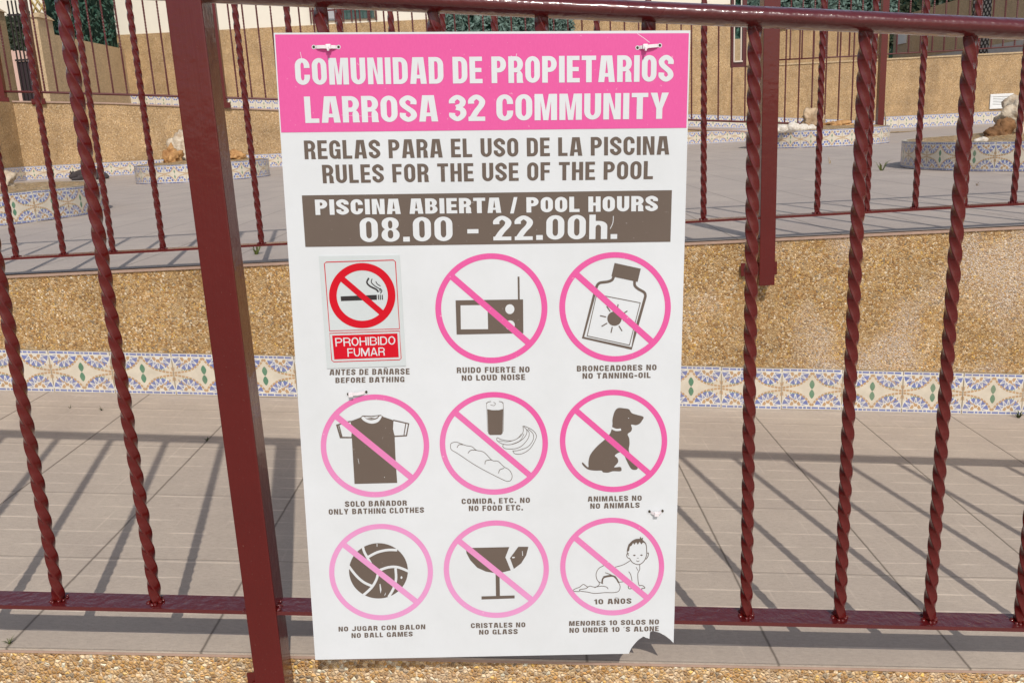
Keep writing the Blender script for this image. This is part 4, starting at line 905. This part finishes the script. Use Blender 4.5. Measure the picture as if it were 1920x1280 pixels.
b3 = twisted(1.62, .0185, .165, .02, False, False).mesh('bar', [REDFAR])
pa, pb = P3b(193, bot(193)), P3b(1652, bot(1652)); Ld = (pb - pa).length
us3 = [1297.5 + 24.93 * k for k in range(15)]; us3 = [u for u in us3 if u < 1648 and abs(u - 1448) > 6]
ul = [212.5 + 26.0 * k for k in range(42)]; us3 += [u for u in ul if u < 1285]; us3 += [186, 108, 84, 20, -6]
for u in us3:
    p = P3b(u, bot(u)); link_mesh('bar', b3, p - f3.location, f3, random.uniform(-.5, .5))
for u, ext, wd in ((4, 0, .035), (72, 0, .035), (420, 0, .035), (1650, 90, .05)):
    p = P3b(u, bot(u)); mb = MB(); zb = p.z - (.14 if u > 80 else .16); zt_ = P3b(u, top(u) - ext).z
    if u == 1650: zb = onZ(1650, 239, ZD).z
    mb.box(p.x - wd, p.y - wd, zb, p.x + wd, p.y + wd, zt_); po = mb.build('post', [RED], f3)
    if u < 1000:
        mb = MB(); mb.box(p.x - wd - .06, p.y - .06, zb - .005, p.x + wd + .06, p.y - .045, zb + .07); mb.build('bracket', [RED], po)

# railing on the upper terrace at the right
f4b = lambda u: np.interp(u, [1452, 1593, 1660, 1803, 1917, 2000], [113, 106, 102, 94.5, 86.5, 81])
YF4 = 18.75
f4 = empty('railing', onY(1660, 102, YF4), 'dark red railing of twisted bars on top of the tan wall at the upper right', 'railing', 'dark red twisted bar railings')
mb = MB(); mb.tube([onY(u, f4b(u), YF4) for u in (1452, 1593, 1660, 1803, 1917, 1990)], .014, 8); mb.build('bottom_rail', [REDFAR], f4)
mb = MB(); mb.tube([onY(u, f4b(u), YF4) + Vector((0, 0, 1.75)) for u in (1452, 1660, 1917, 1990)], .03, 10); mb.build('handrail', [REDFAR], f4)
b4 = twisted(1.75, .024, .16, .02, False, False).mesh('bar', [REDFAR])
for k in range(24):
    u = 1459 + 22.15 * k; p = onY(u, f4b(u), YF4); link_mesh('bar', b4, p - f4.location, f4, random.uniform(-.5, .5))
for u in (1452, 1990):
    p = onY(u, f4b(u), YF4); mb = MB(); mb.box(p.x - .04, p.y - .04, zr + .03, p.x + .04, p.y + .04, p.z + 1.75); mb.build('post', [REDFAR], f4)

# ------------------------------------------------------------------ hedges (many small leaf faces)
def leaf_mat(name, a, b):
    m = Mat(name); m.set('Base Color', m.ramp(m.noise(9, 3), [(.3, a), (.7, b)])); m.set('Roughness', .55); m.set('Specular IOR Level', .3); return m.m
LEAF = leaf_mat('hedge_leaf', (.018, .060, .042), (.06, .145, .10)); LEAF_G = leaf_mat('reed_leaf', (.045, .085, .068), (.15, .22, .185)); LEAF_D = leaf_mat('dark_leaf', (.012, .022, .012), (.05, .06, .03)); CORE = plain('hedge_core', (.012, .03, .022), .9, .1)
def hedge(name, x0, x1, y0, y1, z0, z1, label, n=2600, s=.07, mat=None, cat='hedge', ztop=None, core=True, slope=None):
    e = empty(name, ((x0 + x1) / 2, (y0 + y1) / 2, z0), label, cat); rnd = random.Random(int(abs(x0 * 97 + z0 * 31)))
    mb = MB()
    for _ in range(n):
        x, z = rnd.uniform(x0, x1), rnd.uniform(z0, z1)
        if rnd.random() < .85: y = y0 + abs(rnd.gauss(0, .06))
        else: y = rnd.uniform(y0, y1); z = z1 + rnd.gauss(0, .05)
        if slope: z += slope * (x - x0) * 0
        a, b, c_ = rnd.uniform(0, 6.28), rnd.uniform(-.9, .9), rnd.uniform(-.9, .9); q = s * rnd.uniform(.5, 1.3)
        d = Vector((math.cos(a), b, math.sin(a))).normalized() * q; f_ = d.cross(Vector((c_, 1, b))).normalized() * q * .4; p = Vector((x, y, z))
        mb.quad(p - d, p + f_, p + d, p - f_)
    mb.build('leaves', [mat or LEAF], e)
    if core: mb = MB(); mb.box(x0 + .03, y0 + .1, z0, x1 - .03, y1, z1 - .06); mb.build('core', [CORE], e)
    return e
a, b = P4(836, 75), P4(1072, 0)
hedge('hedge', a.x, b.x, Y4 - .35, Y4 - .02, P4(950, 110).z, P4(950, -60).z, 'green hedge screen against the house wall, above the middle of the sign', 4200, .06, LEAF_G)

# ------------------------------------------------------------------ far right: beige wall, hedge, gate, door
YB = 25.0
PB = lambda u, v: onY(u, v, YB)
XS = onY(1905, 100, Y4 + .9).x
N1 = empty('house', (XS, 22, zr), 'beige house side wall in shade at the upper right, with a pierced dark door', 'house')
yd0, yd1 = onX(1856, 60, XS).y, onX(1812, 60, XS).y
yfar = onX(1676, 60, XS).y; ztw = 5.2
mb = MB(); mb.box(XS, Y4 + .34, zr, XS + .3, yd0, ztw); mb.box(XS, yd1, zr, XS + .3, yfar, onX(1700, 27, XS).z); mb.box(XS, yd0, zr + 2.4, XS + .3, yd1, ztw)
mb.build('wall', [SHADE_WALL], N1)
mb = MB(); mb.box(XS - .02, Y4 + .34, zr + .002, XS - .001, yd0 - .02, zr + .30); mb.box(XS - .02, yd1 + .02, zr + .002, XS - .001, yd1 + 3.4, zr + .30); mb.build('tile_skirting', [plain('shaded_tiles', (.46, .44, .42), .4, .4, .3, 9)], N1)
DARK = plain('dark_iron', (.022, .016, .016), .5, .4)
PM = Mat('pierced_iron'); pv = PM.voronoi(9, 'F1', PM.mapping((1, 1, 1), (math.radians(45), 0, 0)), 0.0)
PM.set('Base Color', PM.ramp(pv.outputs['Distance'], [(.30, (.50, .46, .40)), (.36, (.022, .016, .016))])); PM.set('Roughness', .6); PIERCED = PM.m
mb = MB(); mb.box(XS + .1, yd0, zr, XS + .14, yd1, zr + 2.4); mb.build('door', [PIERCED], N1)
mb = MB(); p = onX(1692, 74, XS); mb.box(XS - .05, p.y - .28, p.z - .12, XS - .002, p.y + .28, p.z + .16); mb.build('meter_box', [WHITEP], N1)
# lit wall behind the railing, hedge above it
N2 = empty('garden_wall', PB(1540, 112), 'sunlit tan garden wall behind the upper right railing', 'wall')
mb = MB(); mb.box(PB(1385, 60).x, YB, zr, PB(1668, 60).x, YB + .25, PB(1540, 48).z); mb.build('wall', [GRAVEL_FAR], N2)
hedge('hedge', PB(1395, 20).x, PB(1682, 20).x, YB - .12, YB + .25, PB(1540, 48).z, PB(1540, -60).z, 'green hedge screen on the garden wall at the upper right, beyond the railing', 3800, .08, LEAF_G)
hedge('hedge', PB(1672, 20).x, XS + 3, 26.6, 27.1, zr, zr + 5.5, 'dark green hedge behind the beige house side wall, far upper right', 3800, .13, LEAF_D)
# narrow gate between the house and the wall
G0 = P4(1370, 127); G1 = P4(1402, 0)
gate = empty('iron_gate', (G0.x, Y4 + .05, G0.z), 'narrow dark iron gate with thin pale bars at the end of the house wall', 'gate')
mb = MB(); zt_ = G0.z + 2.6; wx = P4(1402, 100).x
for a in ((G0.x + .01, G0.z + .002, G0.x + .07, zt_), (wx - .10, G0.z + .002, wx - .02, zt_), (G0.x + .07, G0.z + .002, wx - .10, G0.z + .10)): mb.box(a[0], Y4 + .02, a[1], a[2], Y4 + .08, a[3])
mb.build('frame', [REDFAR], gate)
mb = MB(); PALE = plain('pale_bar', (.55, .47, .40), .5)
for u in (1377, 1390): x = P4(u, 60).x; mb.box(x - .012, Y4 + .0, G0.z + .1, x + .012, Y4 + .019, zt_)
z_ = P4(1385, 117).z; mb.box(G0.x + .07, Y4 - .012, z_, wx - .1, Y4 - .001, z_ + .03); mb.build('bars', [PALE], gate)
mb = MB(); mb.box(G0.x + .07, Y4 + .9, G0.z, wx + .9, Y4 + 1.0, P4(1385, 66).z); tag(mb.build('stair_wall', [SHADE_WALL]), 'shaded beige wall seen through the narrow iron gate', 'wall')
hedge('hedge', G0.x - .3, wx + .3, Y4 + 1.3, Y4 + 1.6, G0.z, zt_ + .6, 'strip of dark green hedge seen through the narrow iron gate', 500, .08)

# ------------------------------------------------------------------ far left: pillars, side wall, gate, shrub
z3 = top3[0].z
YP = 15.3
PP = lambda u, v: onY(u, v, YP)
def pillar(u0, u1, vtop, label, lantern=True, dep=.5):
    a, b = PP(u0 + 24, 190), PP(u1 + 24, 190); w = b.x - a.x; zt_ = PP(u0, vtop).z; c = (a.x + b.x) / 2
    e = empty('gate_pillar', (c, YP + w / 2, z3), label, 'pillar', 'beige gate pillars'); mb = MB(); d = dep
    mb.box(a.x, YP, z3 - .02, b.x, YP + d, zt_); mb.build('shaft', [SHADE_WALL], e)
    mb = MB(); h_ = .10; s_ = .03
    mb.add([(a.x - s_, YP - s_, zt_ + .001), (b.x + s_, YP - s_, zt_ + .001), (b.x + s_, YP + d + s_, zt_ + .001), (a.x - s_, YP + d + s_, zt_ + .001), (c - .06, YP + d / 2 - .06, zt_ + h_), (c + .06, YP + d / 2 - .06, zt_ + h_), (c + .06, YP + d / 2 + .06, zt_ + h_), (c - .06, YP + d / 2 + .06, zt_ + h_)],
           [(0, 3, 2, 1), (4, 5, 6, 7), (0, 1, 5, 4), (1, 2, 6, 5), (2, 3, 7, 6), (3, 0, 4, 7)]); mb.build('cap', [SHADE_WALL], e)
    if lantern:
        mb = MB(); r_ = .10; zb = zt_ + h_
        for k in range(6):
            t = k * math.pi / 3
            for sgn in (1, -1):
                mb.tube([(c + r_ * math.cos(t + sgn * j * .5), YP + d / 2 + r_ * math.sin(t + sgn * j * .5), zb + j * .09) for j in range(6)], .011, 6)
        mb.tube([(c, YP + d / 2, zb + .45), (c, YP + d / 2, zb + .52)], [.13, .03], 10)
        mb.build('lantern', [plain('brass_lattice', (.42, .30, .10), .4, .5)], e)
    return e
pillar(55, 71, 33.5, 'beige gate pillar with a brass lattice lantern on its cap, upper left')
pillar(-38, -9, 20, 'beige gate pillar cut by the left edge of the picture', False, .36)
xsw = PP(71 + 24, 190).x - .012
SWW = empty('garden_wall', (xsw, 16.5, z3), 'shaded beige side wall running back from the gate pillar, upper left', 'wall')
mb = MB(); ztl = onX(120, 69, xsw).z; mb.box(xsw - .2, YP + .502, z3 - .02, xsw, Y4 + 3.5, ztl); mb.build('wall', [SHADE_WALL], SWW)
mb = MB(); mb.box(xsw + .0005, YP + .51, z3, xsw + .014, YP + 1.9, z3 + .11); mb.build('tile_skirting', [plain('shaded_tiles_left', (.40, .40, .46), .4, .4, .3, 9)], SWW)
mb = MB(); p = onX(129, 142, xsw); q = onX(129, 158, xsw); mb.box(xsw + .0005, p.y - .05, q.z, xsw + .02, p.y + .07, p.z); mb.build('meter_box', [WHITEP], SWW)
hedge('hedge', xsw - .2, onY(196, 10, 20.5).x, 20.3, 20.6, z3, 4.2, 'green hedge screen left of the house corner, above the shaded side wall', 2600, .09)
def hedge_side():
    e = empty('hedge', (xsw - .15, 17.5, ztl), 'green hedge screen rising from the top of the shaded side wall, upper left', 'hedge'); rnd = random.Random(21); mb = MB()
    for _ in range(3200):
        y, z = rnd.uniform(YP + .7, Y4 + 3.5), rnd.uniform(ztl, ztl + 1.9); x = xsw - .06 - abs(rnd.gauss(0, .05)); q = .065 * rnd.uniform(.5, 1.3)
        a, b = rnd.uniform(0, 6.28), rnd.uniform(-.9, .9); d = Vector((b, math.cos(a), math.sin(a))).normalized() * q; f_ = d.cross(Vector((1, b, .3))).normalized() * q * .4; p = Vector((x, y, z))
        mb.quad(p - d, p + f_, p + d, p - f_)
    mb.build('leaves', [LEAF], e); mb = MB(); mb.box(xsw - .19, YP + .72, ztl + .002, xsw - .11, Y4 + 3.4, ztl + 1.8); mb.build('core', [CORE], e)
hedge_side()
ga, gb = PP(24, 190), PP(53, 190)
g2 = empty('iron_gate', ((ga.x + gb.x) / 2, YP + .3, z3), 'black iron gate between the beige pillars, upper left', 'gate')
mb = MB(); mb.box(ga.x, YP + .32, z3, gb.x, YP + .34, PP(40, 112).z); mb.build('panel', [plain('gate_panel_dark', (.03, .016, .02), .5)], g2)
mb = MB(); n_ = 4
for k in range(n_): x = ga.x + (gb.x - ga.x) * (k + .5) / n_; mb.box(x - .01, YP + .30, z3, x + .01, YP + .318, PP(30, -5).z)
for v in (25, 112): z_ = PP(30, v).z; mb.box(ga.x, YP + .285, z_, gb.x, YP + .299, z_ + .03)
mb.build('bars', [DARK], g2)
hedge('shrub', onY(10, 60, 19).x, onY(52, 60, 19).x, 18.9, 19.4, onY(30, 92, 19).z, onY(30, 38, 19).z, 'dark shrub behind the black iron gate, upper left', 900, .09, LEAF_D, 'shrub')
mb = MB(); p, q = onY(14, 116, 20), onY(60, 88, 20); mb.box(p.x, 20, z3, q.x, 20.2, q.z); tag(mb.build('garden_wall', [plain('pinkish_wall', (.60, .40, .33), .8)]), 'low pinkish wall glimpsed behind the black iron gate', 'wall')
mb = MB(); p, q = onY(-60, 190, 24), onY(130, -60, 24); mb.box(p.x, 24, z3, q.x, 24.3, q.z + 1.5); tag(mb.build('house_wall', [CREAM]), 'white house wall far behind the left gate', 'house')

# ------------------------------------------------------------------ cat lying by the back wall
def cat():
    c = onZ(166, 337, ZD); e_ = MB(); FUR = plain('dark_fur', (.06, .05, .05), .85, .15, .35, 40)
    me = bpy.data.meshes.new('cat')
    #      torso, neck, head, muzzle      tail                    legs
    sk = [((.20, 0, .10), .095), ((.08, -.01, .115), .10), ((-.06, -.01, .11), .095), ((-.16, -.02, .09), .065), ((-.235, -.04, .07), .062), ((-.29, -.06, .045), .028),
          ((.29, .0, .06), .04), ((.36, -.06, .03), .024), ((.33, -.15, .025), .02), ((-.10, -.10, .03), .03), ((-.22, -.13, .022), .022), ((.20, -.10, .04), .045), ((.10, -.15, .025), .025)]
    ed = [(0, 1), (1, 2), (2, 3), (3, 4), (4, 5), (0, 6), (6, 7), (7, 8), (2, 9), (9, 10), (0, 11), (11, 12)]
    me.from_pydata([Vector(p) for p, r in sk], ed, []); o = bpy.data.objects.new('cat', me); COL.objects.link(o); o.location = c; o.scale = (.8, .8, .8); me.materials.append(FUR)
    o.modifiers.new('skin', 'SKIN'); sv = me.skin_vertices[0].data
    for i, (p, r) in enumerate(sk): sv[i].radius = (r, r)
    sv[0].use_root = True; sm_ = o.modifiers.new('sub', 'SUBSURF'); sm_.levels = 2; sm_.render_levels = 2
    tag(o, 'dark cat lying on the terrace against the back wall, behind the railing bars', 'cat')
    for s_ in (-.035, .035):
        mb = MB(); b = Vector((-.235, -.04 + s_, .12)); mb.add([b + Vector((-.02, -.018, 0)), b + Vector((.02, -.018, 0)), b + Vector((.02, .018, 0)), b + Vector((-.02, .018, 0)), b + Vector((.004, s_ * .3, .045))], [(0, 1, 4), (1, 2, 4), (2, 3, 4), (3, 0, 4), (3, 2, 1, 0)])
        mb.build('ear', [FUR], o, (0, 0, 0))
cat()

# ------------------------------------------------------------------ weeds and small litter
GRASS = leaf_mat('weed_blade', (.07, .10, .02), (.17, .19, .05)); DRY = plain('dry_stalk', (.30, .22, .13), .8); MOSS = leaf_mat('moss', (.02, .035, .01), (.06, .075, .025))
def weed(p, h, n, label, mat=GRASS, spread=1.0, seed=1, cat='weed'):
    rnd = random.Random(seed); mb = MB()
    for k in range(n):
        a = rnd.uniform(0, 6.28); l = h * rnd.uniform(.5, 1.1); lean = rnd.uniform(.2, 1.1) * spread; w = h * .05
        d = Vector((math.cos(a), math.sin(a), 0)); s_ = Vector((-d.y, d.x, 0)) * w; b = Vector(p) + d * h * .1
        m_ = b + d * l * lean * .4 + Vector((0, 0, l * .6)); t = b + d * l * lean + Vector((0, 0, l * .8))
        mb.add([b - s_, b + s_, m_ + s_ * .8, m_ - s_ * .8, t], [(0, 1, 2, 3), (3, 2, 4)])
    tag(mb.build('weed', [mat]), label, cat, 'weeds in the paving joints')
weed(onZ(481, 477, ZD), .045, 22, 'tuft of green weed on the terrace edge right of the near post', GRASS, 1.0, 1)
weed(onZ(1653, 320, ZD), .085, 11, 'thin grassy weed on the terrace left of the near right planter', GRASS, 1.2, 2)
def onRamp(u, v): r = ray(u, v); t = RA / (r[2] - RB * r[0]); return Vector(r * t)
weed(onRamp(388, 826), .018, 14, 'dark tuft in the slab joint just left of the near post', MOSS, 1.2, 4)
weed(onRamp(131, 765), .012, 10, 'tiny brown tuft on the walkway under the tile skirting, farther left', MOSS, 1.6, 5)
weed(onRamp(191, 769), .014, 14, 'tiny dark tuft on the walkway right of another, left of the near post', MOSS, 1.6, 6)
weed(onRamp(18, 1206), .014, 22, 'mossy tuft at the walkway edge in the lower left corner', GRASS, 1.2, 7)
weed(onRamp(1906, 781) - Vector((0, .012, 0)), .030, 26, 'dark green moss at the foot of the skirting, right edge', MOSS, 1.1, 8)
weed(onZ(1832, 348, ZD), .035, 5, 'scrap of dry leaf on the terrace in front of the near right planter', DRY, 2.2, 9)
weed(onZ(1556, 307, ZD), .07, 3, 'single thin dry stalk standing in the terrace joint', DRY, .4, 12)
p = onZ(1661, 250, ZD); mb = MB(); q = onY(1652, 180, p.y); mb.tube([p, p.lerp(q, .5) + Vector((.03, 0, 0)), q], [.014, .01, .006], 6)
for k in range(3): mb.tube([p, p + Vector((-.1 + .28 * k, -.1 * k, .02))], [.02, .006], 5)
tag(mb.build('dead_plant', [DRY]), 'tall dry stalk standing by the post at the end of the ramp', 'dead plant')
